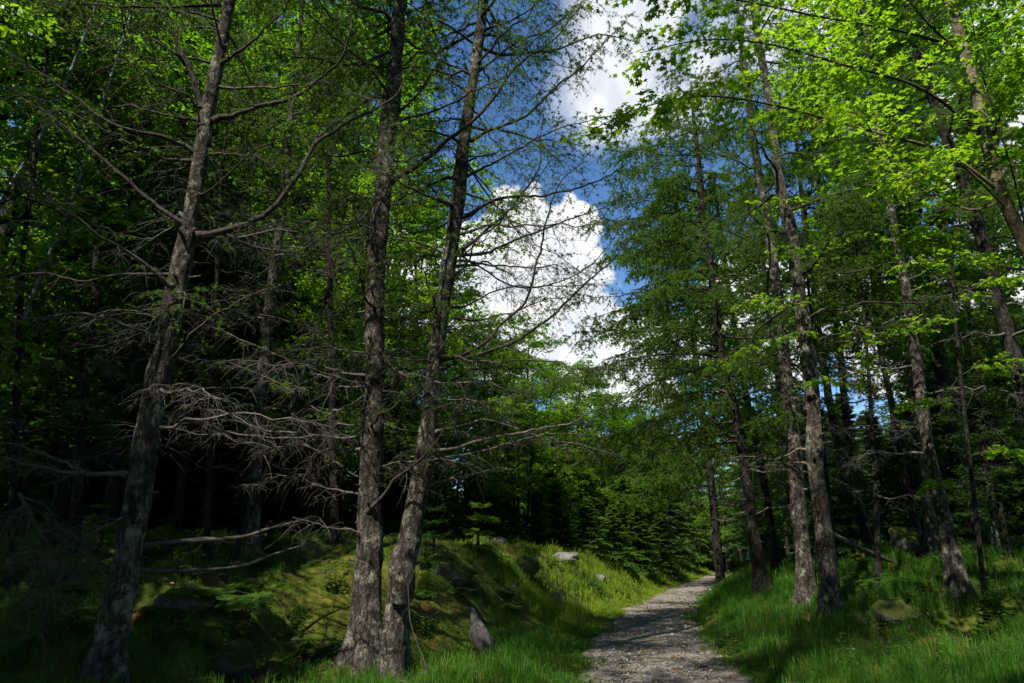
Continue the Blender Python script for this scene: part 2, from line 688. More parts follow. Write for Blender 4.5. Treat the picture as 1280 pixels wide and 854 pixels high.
def rock_mat(name, moss_amt, moss, stone=((.03, .028, .023), (.15, .138, .118))):
    m, g = new_mat(name)
    tc = g.n('ShaderNodeTexCoord').outputs['Object']
    geo = g.n('ShaderNodeNewGeometry')
    up = g.n('ShaderNodeSeparateXYZ')
    g.t.links.new(geo.outputs['Normal'], up.inputs[0])
    n = g.noise(tc, 5, 7, .65)
    f = g.noise(tc, 30, 6, .7)
    col = g.mix(g.maprange(g.math('ADD', g.math('MULTIPLY', n, .6), g.math('MULTIPLY', f, .4)), .35, .62), stone[0], stone[1])
    mf = g.math('ADD', up.outputs['Z'], g.math('MULTIPLY', g.math('SUBTRACT', n, .5), 2.4))
    mf = g.maprange(mf, 1.1 - moss_amt * 1.4, 1.3 - moss_amt * 1.4)
    col = g.mix(mf, col, g.mix(f, tuple(q * .4 for q in moss), moss))
    p = g.n('ShaderNodeBsdfPrincipled')
    g.put(p.inputs['Base Color'], col)
    p.inputs['Roughness'].default_value = .9
    p.inputs['Specular IOR Level'].default_value = .2
    finish(g, p, g.math('ADD', n, g.math('MULTIPLY', f, .5)), .03, 1.0)
    return m


M = {}
M['bark'] = bark_mat('larch_bark', (.018, .014, .010), (.092, .074, .055), (.27, .235, .19), (.33, .325, .235), 1.0, .7)
M['bark_dark'] = bark_mat('spruce_bark', (.010, .008, .006), (.035, .028, .021), (.10, .085, .068), (.13, .15, .09), 1.1, .35)
M['bark_maple'] = bark_mat('maple_bark', (.055, .042, .024), (.22, .18, .10), (.40, .34, .21), (.24, .25, .13), .55, .3, .8, .006)
M['bark_birch'] = bark_mat('birch_bark', (.04, .035, .03), (.40, .38, .34), (.60, .58, .53), (.25, .26, .2), .6, .3, 2.2, .006)
M['twig'] = plain_mat('live_twig', (.018, .014, .010), (.075, .062, .048), 26)
M['dead'] = plain_mat('dead_wood', (.045, .038, .030), (.17, .15, .122), 22)
M['dead_log'] = plain_mat('weathered_log', (.022, .020, .014), (.12, .105, .082), 12)
M['larch'] = leaf_mat('larch_needles', (.028, .074, .008), (.074, .152, .014), (.17, .34, .014), .5)
M['spruce'] = leaf_mat('spruce_needles', (.012, .034, .012), (.040, .085, .024), (.08, .17, .015), .38, .5)
M['fir'] = leaf_mat('fir_needles', (.028, .078, .014), (.085, .165, .024), (.18, .34, .02), .5, .5)
M['maple'] = leaf_mat('maple_leaf', (.042, .105, .010), (.110, .190, .014), (.35, .60, .014), .62, .4)
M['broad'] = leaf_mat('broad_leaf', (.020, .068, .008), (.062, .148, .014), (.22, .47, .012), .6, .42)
M['broad_light'] = leaf_mat('sunny_leaf', (.038, .108, .008), (.098, .190, .014), (.30, .55, .012), .6, .42)  # lighter copy of the broad leaf, sunlight put into its colour
M['broad_dark'] = leaf_mat('shade_leaf', (.016, .044, .008), (.045, .095, .014), (.12, .25, .012), .5, .42)  # darker broad leaf for shaded trees, the shade is in the colour
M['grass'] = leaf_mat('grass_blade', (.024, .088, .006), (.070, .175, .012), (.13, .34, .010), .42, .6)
M['grass_sunlit'] = leaf_mat('sunlit_grass', (.085, .160, .006), (.180, .245, .016), (.34, .50, .012), .45, .6)  # yellower verge grass, its colour lightened to stand in for sunlight
M['moss_tuft'] = leaf_mat('moss_tuft', (.045, .110, .005), (.140, .200, .014), (.24, .36, .01), .45, .8)
M['grass_dry'] = leaf_mat('dry_grass', (.10, .095, .02), (.22, .19, .05), (.16, .16, .03), .35, .5)
M['weed'] = leaf_mat('weed_leaf', (.030, .085, .012), (.085, .165, .022), (.12, .26, .018), .42, .42)
M['ground'] = ground_mat()
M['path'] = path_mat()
M['pebble'] = plain_mat('pebble_stone', (.15, .135, .115), (.40, .37, .33), 9, .85)
M['litter'] = plain_mat('leaf_litter', (.08, .045, .018), (.19, .12, .055), 9, .9)
M['rock'] = rock_mat('grey_rock', .25, (.07, .09, .015))
M['rock_pale'] = rock_mat('pale_rock', .12, (.09, .10, .02), ((.06, .056, .048), (.22, .21, .19)))
M['rock_moss'] = rock_mat('mossy_rock', .72, (.075, .095, .012))
M['rock_dark'] = rock_mat('dark_rock', .75, (.030, .045, .006), ((.025, .022, .018), (.09, .08, .068)))
M['hill'] = plain_mat('far_hill', (.02, .045, .012), (.05, .09, .02), 2)

# ------------------------------------------------------------------ setting: ground, path, far hill
def axis(a, b, fine_a, fine_b, step):
    c = np.arange(fine_a, fine_b + 1e-6, step)
    lo, x, s = [], fine_a, step
    while x > a:
        s *= 1.22
        x -= s
        lo.append(max(x, a))
    hi, x, s = [], fine_b, step
    while x < b:
        s *= 1.22
        x += s
        hi.append(min(x, b))
    return np.array(sorted(set(lo)) + list(c) + sorted(set(hi)))


def grid_mesh(X, Y, Z):
    ny, nx = X.shape
    i = np.arange(nx * ny).reshape(ny, nx)
    F = np.stack([i[:-1, :-1], i[:-1, 1:], i[1:, 1:], i[1:, :-1]], -1).reshape(-1, 4)
    return np.stack([X, Y, Z], -1).reshape(-1, 3), F


gx = axis(-600, 700, -12, 18, .16)
gy = axis(-200, 900, 3, 36, .16)
GX, GY = np.meshgrid(gx, gy)
GZ = ground(GX, GY)
b = Buf()
b.add(*grid_mesh(GX, GY, GZ))
tag(link('ground', b.mesh('ground', [M['ground']])), 'mossy forest ground with banks on both sides of the path', 'ground', kind='structure')

yy = np.concatenate([np.arange(-14, 40, .12), np.arange(40, 112, .5)])
ss = np.linspace(-1.45, 1.45, 47)
PX = path_x(yy)[:, None] + ss[None] * np.interp(yy, [0, 10, 30, 60], [1.0, 1.0, 1.0, .9])[:, None]
PY = np.repeat(yy[:, None], len(ss), 1)
edge = 1.02 + .16 * n2(np.sign(ss)[None] * 40 + 0 * PX, PY, .9) + .08 * n2(np.sign(ss)[None] * 80 + 0 * PX, PY, 3.0)
PZ = ground(PX, PY) + .028 - .09 * sstep(-.05, .16, np.abs(ss)[None] - edge) + .012 * n2(PX, PY, 2.2) + .006 * n2(PX, PY, 7)
PZ -= .02 * np.exp(-((np.abs(ss)[None] - .55) / .22) ** 2)
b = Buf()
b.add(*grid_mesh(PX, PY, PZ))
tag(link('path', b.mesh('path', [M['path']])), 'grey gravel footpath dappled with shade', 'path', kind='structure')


def path_z(x, y):
    return ground(x, y) + .03


# loose stones and litter on the path
g = rng(5)
n = 7000
py_ = 7 + 26 * g.random(n) ** 1.5
pd_ = g.uniform(-1.0, 1.0, n)
pd_ = pd_ + .12 * g.normal(size=n)
ppos = np.stack([path_x(py_) + pd_, py_, 0 * py_], -1)
ppos[:, 2] = path_z(ppos[:, 0], ppos[:, 1]) - .004
oct_v = [(1, 0, 0), (-1, 0, 0), (0, 1, 0), (0, -1, 0), (0, 0, .6), (0, 0, -.6)]
oct_f = [(0, 2, 4), (2, 1, 4), (1, 3, 4), (3, 0, 4), (2, 0, 5), (1, 2, 5), (3, 1, 5), (0, 3, 5)]
b = Buf()
stamp(b, oct_v, oct_f, ppos, np.stack([g.normal(size=n), g.normal(size=n), g.normal(0, .3, n)], -1), np.tile((0, 0, 1.0), (n, 1)), g.uniform(.006, .022, n) * (1 + (g.random(n) > .97) * 1.6), 0, True)
tag(link('gravel', b.mesh('gravel', [M['pebble']])), 'loose small stones scattered over the gravel path', 'gravel', kind='stuff')

n = 5200
lx = g.uniform(-9, 13, n)
ly = 6 + 24 * g.random(n) ** 1.4
k = np.arange(n) < 1300
lx[k] = path_x(ly[k]) + g.uniform(-1.1, 1.1, k.sum())
lp = np.stack([lx, ly, ground(lx, ly) + .042], -1)
b = Buf()
stamp(b, *LEAF1, lp, np.stack([g.normal(size=n), g.normal(size=n), g.normal(0, .25, n)], -1), unit(np.stack([g.normal(0, .4, n), g.normal(0, .4, n), np.ones(n)], -1)), g.uniform(.03, .075, n), 0)
tag(link('leaf_litter', b.mesh('leaf_litter', [M['litter']])), 'dry brown leaves lying among the grass', 'leaf litter', kind='stuff')

# ------------------------------------------------------------------ grass
def grass(name, n, sampler, hgt, wid, mat, seed, label, wild_ok=False):
    g = rng(seed)
    m = n // 12
    x, y = sampler(g, m)
    off = np.abs(g.normal(0, .055, n))
    oa = g.uniform(0, 2 * PI, n)
    tall = np.repeat(g.uniform(.65, 1.25, m), 12)[:n]
    x, y = np.repeat(x, 12), np.repeat(y, 12)
    n = len(x)
    off, oa = off[:n], oa[:n]
    grow_ = 1 + .05 * np.maximum(y - 12, 0)
    x, y = x + off * grow_ * np.cos(oa), y + off * grow_ * np.sin(oa)
    d = np.abs(x - path_x(y))
    clump = .5 + .5 * n2(x, y, 1.1) + .35 * n2(x + 9, y, 3.0)
    side = x - path_x(y)
    wild = sstep(2.0, 4.0, -side) * sstep(8.6, 10.0, y) * sstep(24, 17, y)      # moss, not meadow, on the near left bank
    wild = np.maximum(wild, .85 * sstep(5.0, 8.0, side) * sstep(13, 16, y))
    if wild_ok:
        wild = 0 * wild
    clump = clump - wild * (.42 - .30 * n2(x, y, .8))
    keep = (d > .86 + .30 * n2(x * 0 + np.sign(x - path_x(y)) * 40, y, .9)) & (g.random(n) < np.clip(.25 + clump, .05, 1))
    x, y, d, clump, wild, oa, tall = x[keep], y[keep], d[keep], clump[keep], wild[keep], oa[keep], tall[keep]
    n = len(x)
    z = ground(x, y) - .015
    near_path = sstep(.9, 2.0, d)
    H = tall * g.uniform(*hgt, n) * (1 - .45 * sstep(2.0, 4.5, path_x(y) - x) * sstep(13, 9, y)) * (.40 + .60 * near_path) * np.clip(.55 + .6 * clump, .35, 1.25) * (1 - .5 * wild)
    a = np.where(g.random(n) < .6, oa, 1.9 + 1.2 * n2(x, y, .7)) + g.normal(0, .6, n)
    D = np.stack([np.cos(a), np.sin(a), 0 * a], -1)
    bend = g.uniform(.25, .95, n)
    S = np.stack([-np.sin(a + g.normal(0, .5, n)), np.cos(a), 0 * a], -1)
    S[:, 0] = np.where(np.abs(S[:, 0]) < .2, .4, S[:, 0])
    w = g.uniform(*wid, n) * (1 + .035 * np.maximum(y - 10, 0))
    base = np.stack([x, y, z], -1)
    up = np.array((0, 0, 1.0))
    mid = base + up * (H * .62)[:, None] + D * (H * bend * .22)[:, None]
    tip = base + up * (H * (1 - .35 * bend))[:, None] + D * (H * bend * .75)[:, None]
    sw = S * w[:, None]
    V = np.stack([base - sw, base + sw, mid + sw * .8, mid - sw * .8, tip], 1)
    i = (np.arange(n) * 5)[:, None]
    b = Buf()
    # one winding island per blade: two triangles below, one above
    F = np.concatenate([i + np.array((0, 1, 2)), i + np.array((0, 2, 3)), i + np.array((3, 2, 4))])
    b.add(V, F, 0, False)
    return tag(link(name, b.mesh(name, [mat])), label, 'grass', kind='stuff')


def band(y0, y1, p, lo=-1.15, hi=1.15):
    def f(g, n):
        y = y0 + (y1 - y0) * g.random(n) ** p
        x = g.uniform(lo, hi, n) * (y * .80 + 1.5)
        return x, y
    return f


grass('grass', 260000, band(6.5, 17, 1.3), (.12, .42), (.0022, .0042), M['grass'], 21, 'long green grass growing along both edges of the path')
def verge(side, y0, y1, p, w):
    def f(g, n):
        y = y0 + (y1 - y0) * g.random(n) ** p
        return path_x(y) + side * (.8 + w * g.random(n) ** 1.2), y
    return f


grass('grass', 110000, verge(-1, 15, 48, 1.25, 12), (.14, .42), (.0045, .008), M['grass_sunlit'], 22, 'sunlit yellow green grass on the left bank further along the path')
grass('grass', 80000, verge(1, 14, 48, 1.25, 12), (.16, .44), (.0045, .008), M['grass'], 26, 'green grass on the right bank further along the path')
def left_bank(g, n):
    y = 7.5 + 13 * g.random(n) ** 1.2
    return path_x(y) - g.uniform(1.6, 14, n), y


def grass_wild(*a):
    return grass(*a, wild_ok=True)


grass_wild('moss', 170000, left_bank, (.025, .075), (.003, .006), M['moss_tuft'], 24, 'soft green and yellow moss covering the left bank')
grass('dry_grass', 30000, band(8, 40, 1.2, -.7, .9), (.15, .42), (.0018, .0035), M['grass_dry'], 23, 'thin straw coloured grass stalks standing in the green grass')

grass('grass', 60000, band(44, 82, 1.0, .05, .58), (.2, .5), (.006, .010), M['grass_sunlit'], 25, 'bright grass in the clearing at the far end of the path')

# dead twigs on the forest floor
g = rng(31)
n = 1500
tx, ty = left_bank(g, n)
k2 = g.random(n) < .35
tx[k2] = path_x(ty[k2]) + g.uniform(-1.2, 9, k2.sum())
tb = np.stack([tx, ty, ground(tx, ty) + .03], -1)
ta = g.uniform(0, 2 * PI, n)
tp = grow(tb, np.stack([np.cos(ta), np.sin(ta), g.normal(0, .12, n)], -1), g.uniform(.08, .6, n) * np.where(k2, .5, 1), 6, g, .0, .06)
b = Buf()
tubes(b, tp, np.linspace(1, .5, 6)[None] * g.uniform(.002, .007, n)[:, None], 4)
tag(link('twig_litter', b.mesh('twig_litter', [M['dead']])), 'small dead twigs strewn over the moss and the path edges', 'twigs', kind='stuff')

# ------------------------------------------------------------------ rocks
def rock(name, label, px, py, size, mat, seed, rz=0.0, sink=.25, Y=None, tilt=(0, 0), rough=.22, point=0.0, cat='rock'):
    p = hit(px, py) if Y is None else np.array((at(px, py, Y)[0], Y, 0))
    p[2] = ground(p[0], p[1])
    u = np.linspace(0, 2 * PI, 40, endpoint=False)
    v = np.linspace(0.001, PI - .001, 24)
    U, Vv = np.meshgrid(u, v)
    q = np.stack([np.cos(U) * np.sin(Vv), np.sin(U) * np.sin(Vv), np.cos(Vv)], -1).reshape(-1, 3)
    g = rng(seed)
    planes = unit(g.normal(size=(9, 3)))
    dd = q @ planes.T
    cut = np.min(np.where(dd > .25, g.uniform(.62, .95, 9) / np.maximum(dd, .25), 9), axis=1)
    r = np.minimum(1, cut) * (1 + rough * vnoise(q + seed, 1.6) + rough * .4 * vnoise(q + seed, 4.5) + rough * .2 * vnoise(q + seed, 11))
    q = q * r[:, None]
    if point:
        k = np.clip(q[:, 2], 0, None)
        q[:, 0] *= 1 - point * k
        q[:, 1] *= 1 - point * k
    q = q * np.array(size)
    c, s = math.cos(rz), math.sin(rz)
    q = np.stack([q[:, 0] * c - q[:, 1] * s, q[:, 0] * s + q[:, 1] * c, q[:, 2]], -1)
    q[:, 0] += tilt[0] * q[:, 2]
    q[:, 1] += tilt[1] * q[:, 2]
    q[:, 2] += size[2] * (1 - 2 * sink)
    i = np.arange(len(q)).reshape(24, 40)
    nx = np.roll(i, -1, 1)
    F = np.stack([i[:-1], i[1:], nx[1:], nx[:-1]], -1).reshape(-1, 4)
    b = Buf()
    b.add(q, F)
    o = link(name, b.mesh(name, [mat]))
    o.location = p
    return tag(o, label, cat)


rock('boulder', 'tall pointed grey rock leaning in the shaded grass beside the forked trunk', 604, 824, (.17, .15, .40), M['rock'], 41, .3, .14, None, (-.45, 0), .2, .35)
rock('boulder', 'flat mossy boulder in the long grass right of the scaly trunks', 1122, 776, (.33, .28, .23), M['rock_moss'], 42, .5, .36, None, (.1, 0), .38)
rock('boulder', 'low dark mossy rock between the scaly trunk and the flat mossy boulder', 1066, 760, (.20, .18, .15), M['rock_dark'], 43, 1.2, .25)
rock('boulder', 'rounded dark boulder in the shade in front of the lit moss', 292, 838, (.28, .25, .21), M['rock_dark'], 44, .2, .25, None, (0, 0), .12)
rock('boulder', 'pale grey flat rock lying on top of the sunny bank', 705, 694, (.55, .4, .20), M['rock_pale'], 45, .1, .42, 23.5)
rock('boulder', 'small yellowish rock on the crest of the sunny bank beyond the pale flat rock', 747, 690, (.30, .24, .18), M['rock_pale'], 46, .8, .4, 25.5)
rock('boulder', 'brownish stone at the shaded left end of the sunny bank', 624, 698, (.22, .18, .17), M['rock'], 47, .4, .3, 18.5)
rock('boulder', 'pale pointed rock in the shadow edge below the sunny bank', 643, 748, (.13, .12, .19), M['rock'], 48, .9, .35, None, (-.2, 0), .2, .3)
rock('boulder', 'rusty brown rock in the shade where the bank meets the sunlight', 693, 752, (.26, .2, .16), M['rock'], 49, .6, .3)
rock('boulder', 'dark rock sticking out of the far sunny verge', 843, 706, (.55, .5, .34), M['rock_dark'], 50, .2, .42)
rock('boulder', 'grey boulder half buried in tall grass at the far end of the verge', 836, 694, (.6, .5, .34), M['rock'], 51, .2, .45, 40)
rock('boulder', 'dark overhanging rock on the shaded bank behind the forked trunk', 560, 722, (.42, .3, .26), M['rock_dark'], 52, .5, .42)
rock('boulder', 'mossy hump of rock on the left bank under the fallen branches', 395, 690, (.34, .3, .24), M['rock_moss'], 53, .2, .45)
rock('boulder', 'orange mossy stone behind the leaning trunk at the foot of the left bank', 232, 752, (.32, .28, .2), M['rock_moss'], 54, .2, .45)
rock('boulder', 'mossy stone on the knoll under the leaning pair of trunks', 1135, 682, (.45, .4, .32), M['rock_moss'], 55, .7, .35)
rock('boulder', 'small grey stone at the edge of the path in front of the scaly trunks', 1016, 792, (.09, .08, .06), M['rock'], 56, .7, .3)
rock('boulder', 'broken dark ledge in the bank below the small trees left of the path', 655, 718, (.42, .34, .30), M['rock_dark'], 57, .7, .35)

# ------------------------------------------------------------------ trunks
def trunk_mesh(buf, pts, rad, mat=0, sides=24, step=.07, rough=.05, flare=.5, seed=1, gz=None):
    """a tapered bole through pts; rough plates and ridges are real relief"""
    p = np.column_stack([np.asarray(pts, float), np.asarray(rad, float)])
    L = np.sum(np.linalg.norm(np.diff(p[:, :3], axis=0), axis=1))
    n = max(6, int(L / step))
    q = spline(p, n)
    P, R = q[:, :3].copy(), q[:, 3]
    arc = np.linspace(0, L, n)
    amp = np.minimum(1, arc / 2.0) * R.max() * .22
    P[:, 0] += amp * vnoise(np.stack([arc, 0 * arc + seed * 1.3, 0 * arc], -1), .55)
    P[:, 1] += amp * vnoise(np.stack([arc, 0 * arc + seed * 2.9, 0 * arc + 9], -1), .55)
    T = unit(np.gradient(P, axis=0))
    A = unit(np.cross(T, np.array((0, 1.0, 0))))
    B = np.cross(T, A)
    th = np.linspace(0, 2 * PI, sides, endpoint=False)
    h = P[:, 2] - (P[0, 2] if gz is None else gz)
    fl = 1 + flare * np.exp(-np.maximum(h, 0) / .36)[:, None] * (.65 + .35 * np.cos(5 * th[None] + seed))
    dirv = np.cos(th)[None, :, None] * A[:, None] + np.sin(th)[None, :, None] * B[:, None]
    V0 = P[:, None] + dirv * R[:, None, None]
    nz = V0 * np.array((1, 1, .45)) + seed * 7.7
    disp = 1 + rough * (vnoise(nz, 9) + .8 * vnoise(nz, 23)) + rough * 1.5 * vnoise(V0 + seed, 2.6) + rough * 2.2 * np.clip(vnoise(V0 * (1, 1, .8) + seed * 3.1, 5.5) - .45, 0, 1)
    V = P[:, None] + dirv * (R[:, None] * fl * disp)[..., None]
    i = np.arange(n * sides).reshape(n, sides)
    nx = np.roll(i, -1, 1)
    F = np.stack([i[:-1], nx[:-1], nx[1:], i[1:]], -1).reshape(-1, 4)
    buf.add(V, F, mat)
    k = len(V.reshape(-1, 3))
    return P, R


def stubs(buf, P, R, z0, z1, n, seed, mat=0):
    """snapped off twigs left on the bark"""
    g = rng(seed)
    for i in range(n):
        p, r = trunk_frame(P, R, g.uniform(z0, z1))
        a = g.uniform(0, 2 * PI)
        d = unit(np.array((math.cos(a), math.sin(a), g.uniform(-.3, .6))))
        L = r + g.uniform(.03, .16)
        ax = np.array([p + d * L * t + (0, 0, .02 * t * t) for t in (.5, .7, .85, 1.0)])
        w = g.uniform(.006, .016)
        tubes(buf, ax, np.array((w * 1.6, w * 1.1, w, w * .7)), 6, mat)


def photo_trunk(track, Y, top_z, lean=0.0, foot=True):
    """trunk points and radii from (px, py, width px) stations, carried on above the frame to height top_z"""
    pts, rad = [], []
    for px, py, w in track:
        p = at(px, py, Y)
        p[1] += lean * (p[2] - 1.0)
        pts.append(p)
        rad.append(w * .365 * depth_scale(Y, py))
    pts, rad = np.array(pts), np.array(rad)
    if pts[-1, 2] < top_z:
        d = unit(pts[-1] - pts[-2])
        d = unit(d + np.array((0, 0, .6)))
        m = 3
        for k in range(1, m + 1):
            f = k / m
            pts = np.vstack([pts, pts[len(track) - 1] + d * (top_z - pts[len(track) - 1, 2]) * f / d[2]])
            rad = np.append(rad, rad[len(track) - 1] * (1 - .85 * f) + .01)
    base = pts[0].copy()
    gz = float(ground(base[0], base[1]))
    if foot:
        d = unit(pts[1] - pts[0])
        low = pts[0] + d * ((gz - .35 - pts[0][2]) / d[2])
        if low[2] < pts[0][2] - .05:
            pts = np.vstack([low, pts])
            rad = np.append(rad[0] * 1.05, rad)
    return pts, rad, gz


def trunk_frame(P, R, z):
    k = int(np.argmin(np.abs(P[:, 2] - z)))
    return P[k], R[k]


# ------------------------------------------------------------------ foliage on branches
def larch_twigs(bw, bl, ax, g, n1=18, l1=(.25, .8), n2=5, l2=(.08, .28), tufts=7, tsize=.03, r1=.006, droop=.35, t0=.15, wm=0, lm=0, dens=1.0, tmpl=0):
    tsize = tsize * 1.2 if tmpl else tsize
    """side shoots, hanging twiglets and needle tufts for branch axes ax (m,k,3)"""
    base, d, t = sprout(ax, n1, g, t0, 1.0, (48, 78), .35)
    L = g.uniform(*l1, len(base)) * (1.15 - .75 * t)
    P1 = grow(base, d, L, 5, g, droop, .04)
    R1 = r1 * np.linspace(1, .35, 5)[None] * (.6 + .4 * (L / max(l1[1], .01)))[:, None]
    tubes(bw, P1, R1, 3, wm)
    base, d, t = sprout(P1, n2, g, .15, 1.0, (40, 75), .6)
    L2 = g.uniform(*l2, len(base))
    P2 = grow(base, d, L2, 4, g, .5, .05)
    tubes(bw, P2, np.broadcast_to(r1 * .42 * np.linspace(1, .5, 4), (len(P2), 4)), 3, wm)
    if tufts and dens > 0:
        for P, n in ((P2, tufts), (P1, int(tufts * 1.3))):
            sel = g.random(len(P)) < dens
            if not sel.any():
                continue
            Q = P[sel]
            t = g.random((len(Q), n))
            pos, T = interp_paths(Q, t)
            pos, T = pos.reshape(-1, 3), T.reshape(-1, 3)
            stamp(bl, *TUFT[tmpl], pos, T, g.normal(size=pos.shape), tsize * g.uniform(.7, 1.25, len(pos)), lm)


def prof(n, r0, r1=.004):
    """branch radii: swollen collar, then a taper"""
    t = np.linspace(0, 1, n)
    return r1 + (r0 - r1) * (1 - t) ** .85 + r0 * .8 * np.exp(-t * n * .9)


def limb_axis(p0, az, length, rise, droop, g, k=9, wob=.025):
    d = np.array((math.cos(az), math.sin(az), rise))
    return grow(np.array(p0)[None], unit(d)[None], np.array((length,)), k, g, droop, wob)[0]


def larch_tree(label, track, Y, top_z, seed, crown_from, n_limbs, limb_len, dead_from=2.2, n_dead=8, lean=0., needle=1.0, tsize=.04, gnarl=None, group=None, name='larch_tree', sides=20,
               leaf='larch', bark='bark', rough=.05, avoid=None, n1=18, tufts=8, tmpl=0, reach=0):
    """trunk traced from the photo, dead lower branches as parts, and a live crown"""
    g = rng(seed)
    pts, rad, gz = photo_trunk(track, Y, top_z, lean)
    org = pts[0].copy()
    org[2] = gz
    root = thing(name, label, 'tree', tuple(org), group)
    b = Buf()
    P, R = trunk_mesh(b, pts - org, rad, 0, sides, .06, rough * 1.25, 1.1, seed, 0.0)
    stubs(b, P, R, .6, 7, 22, seed + 5)
    link('trunk', b.mesh('trunk', [M[bark]]), root)
    ztop = P[-1, 2]
    for i in range(n_dead):
        z = dead_from + (crown_from - dead_from) * (i + g.uniform(.1, .9)) / max(n_dead, 1)
        p, r = trunk_frame(P, R, z)
        az = g.uniform(0, 2 * PI)
        L = g.uniform(.5, 1.0) * limb_len * .75
        ax = limb_axis(p, az, L, g.uniform(-.15, .25), g.uniform(.0, .25), g, 9, .03)
        bb = Buf()
        tubes(bb, ax, prof(9, min(r * .25, .019)), 6)
        larch_twigs(bb, bb, ax[None], g, 9, (.15, .7), 4, (.06, .3), 0, r1=.006, droop=.15)
        link('dead_branch', bb.mesh('dead_branch', [M['dead']]), root)
    b = Buf()
    for i in range(n_limbs):
        f = (i + g.uniform(.1, .9)) / n_limbs
        z = crown_from + (ztop - crown_from) * f
        p, r = trunk_frame(P, R, z)
        az = i * 2.399 + g.uniform(-.5, .5)
        if avoid is not None and abs((az - avoid[0] + PI) % (2 * PI) - PI) < avoid[1]:
            az += PI
        L = limb_len * (1.05 - .75 * f ** 1.2) * g.uniform(.7, 1.1)
        ax = limb_axis(p, az, L, g.uniform(-.05, .35), g.uniform(.15, .42), g)
        tubes(b, ax, np.linspace(max(.012, min(r * .35, .035)), .004, 9), 5, 0)
        larch_twigs(b, b, ax[None], g, n1, (.25, .28 * limb_len), 5, (.1, .35), tufts, tsize, .006, .4, .12, 0, 1, needle, tmpl)
    if reach:
        for i in range(reach):
            f = (i + g.random()) / reach
            p, r = trunk_frame(P, R, crown_from + (ztop - crown_from) * .85 * f)
            ax = limb_axis(p, PI + g.uniform(-.55, .75), limb_len * (1.15 - .45 * f) * g.uniform(.75, 1.1), g.uniform(-.05, .2), g.uniform(.1, .3), g, 12, .016)
            tubes(b, ax, prof(12, .026), 5, 0)
            larch_twigs(b, b, ax[None], g, 22, (.3, 1.1), 6, (.1, .4), tufts, tsize * .85, .006, .45, .12, 0, 1, needle, tmpl)
    if n_limbs:
        link('crown', b.mesh('crown', [M['twig'], M[leaf]]), root)
    return root, P + org, R


# ------------------------------------------------------------------ prototypes for the mass of trees
def spruce_proto(name, H, base_z, spread, n_limbs, seed, leaf, feather=.26, n1=13, per=4, dead=10, bark='bark_dark', fine=False):
    g = rng(seed)
    root = thing(name, 'spruce', 'tree', (0, 0, 0))
    b = Buf()
    r0 = .013 * H + .02
    pts = [(0, 0, -.4), (g.normal(0, .02), 0, 0), (g.normal(0, .08), g.normal(0, .08), H * .35), (g.normal(0, .1), g.normal(0, .1), H * .7), (0, 0, H)]
    P, R = trunk_mesh(b, pts, [r0 * 1.1, r0, r0 * .8, r0 * .42, .012], 0, 10, .25, .05, .3, seed, 0.0)
    for i in range(dead):
        p, r = trunk_frame(P, R, g.uniform(.5, max(base_z, .8)))
        ax = limb_axis(p, g.uniform(0, 2 * PI), g.uniform(.5, 1.7), g.uniform(-.2, .15), .15, g, 7, .03)
        tubes(b, ax, np.linspace(.014, .004, 7), 4, 1)
        larch_twigs(b, b, ax[None], g, 6, (.1, .5), 2, (.05, .2), 0, r1=.005, wm=1)
    link('trunk', b.mesh('trunk', [M[bark], M['dead']]), root)
    b = Buf()
    AX, RR = [], []
    for i in range(n_limbs):
        f = (i + g.random()) / n_limbs
        z = base_z + (H * .985 - base_z) * f
        p, r = trunk_frame(P, R, z)
        L = spread * (1 - f) ** .8 * g.uniform(.7, 1.1) + .12
        ax = limb_axis(p, i * 2.399 + g.uniform(-.4, .4), L, g.uniform(.0, .3) + .45 * f, g.uniform(.2, .5) * (1 - f), g, 7, .02)
        AX.append(ax)
        RR.append(np.linspace(min(r * .4, .022) + .003, .003, 7))
    AX, RR = np.array(AX), np.array(RR)
    tubes(b, AX, RR, 4, 0)
    base, d, t = sprout(AX, n1, g, .08, 1, (45, 65), .18, .0)
    Ls = np.linalg.norm(AX[:, -1] - AX[:, 0], axis=1).repeat(n1)
    L = np.clip(Ls * .36 * (1.1 - .8 * t) * g.uniform(.7, 1.2, len(t)), .08, .9)
    P1 = grow(base, d, L, 4, g, .22, .03)
    tubes(b, P1, np.broadcast_to(.004 * np.linspace(1, .5, 4), (len(P1), 4)), 3, 0)
    tt = (np.arange(per)[None] + g.random((len(P1), per))) / per
    pos, T = interp_paths(P1, tt)
    side = unit(np.cross(T, (0, 0, 1.0)))
    sg = np.where(np.arange(per)[None] % 2 == 0, 1., -1.)[..., None]
    ax_ = unit(T + side * sg * .55 + g.normal(0, .12, T.shape)).reshape(-1, 3)
    pos = pos.reshape(-1, 3)
    tm = FEATHER_FINE if fine else FEATHER
    up = unit(g.normal(0, .45, pos.shape) + (0, 0, 1))
    stamp(b, *tm, pos, ax_, up, feather * g.uniform(.65, 1.2, len(pos)), 1)
    pe, Te = interp_paths(AX, g.uniform(.2, 1.0, (len(AX), 10)))
    pe, Te = pe.reshape(-1, 3), Te.reshape(-1, 3)
    stamp(b, *tm, pe, Te, unit(g.normal(0, .25, pe.shape) + (0, 0, 1)), feather * g.uniform(.8, 1.3, len(pe)), 1)
    link('crown', b.mesh('crown', [M['twig'], M[leaf]]), root)
    return root


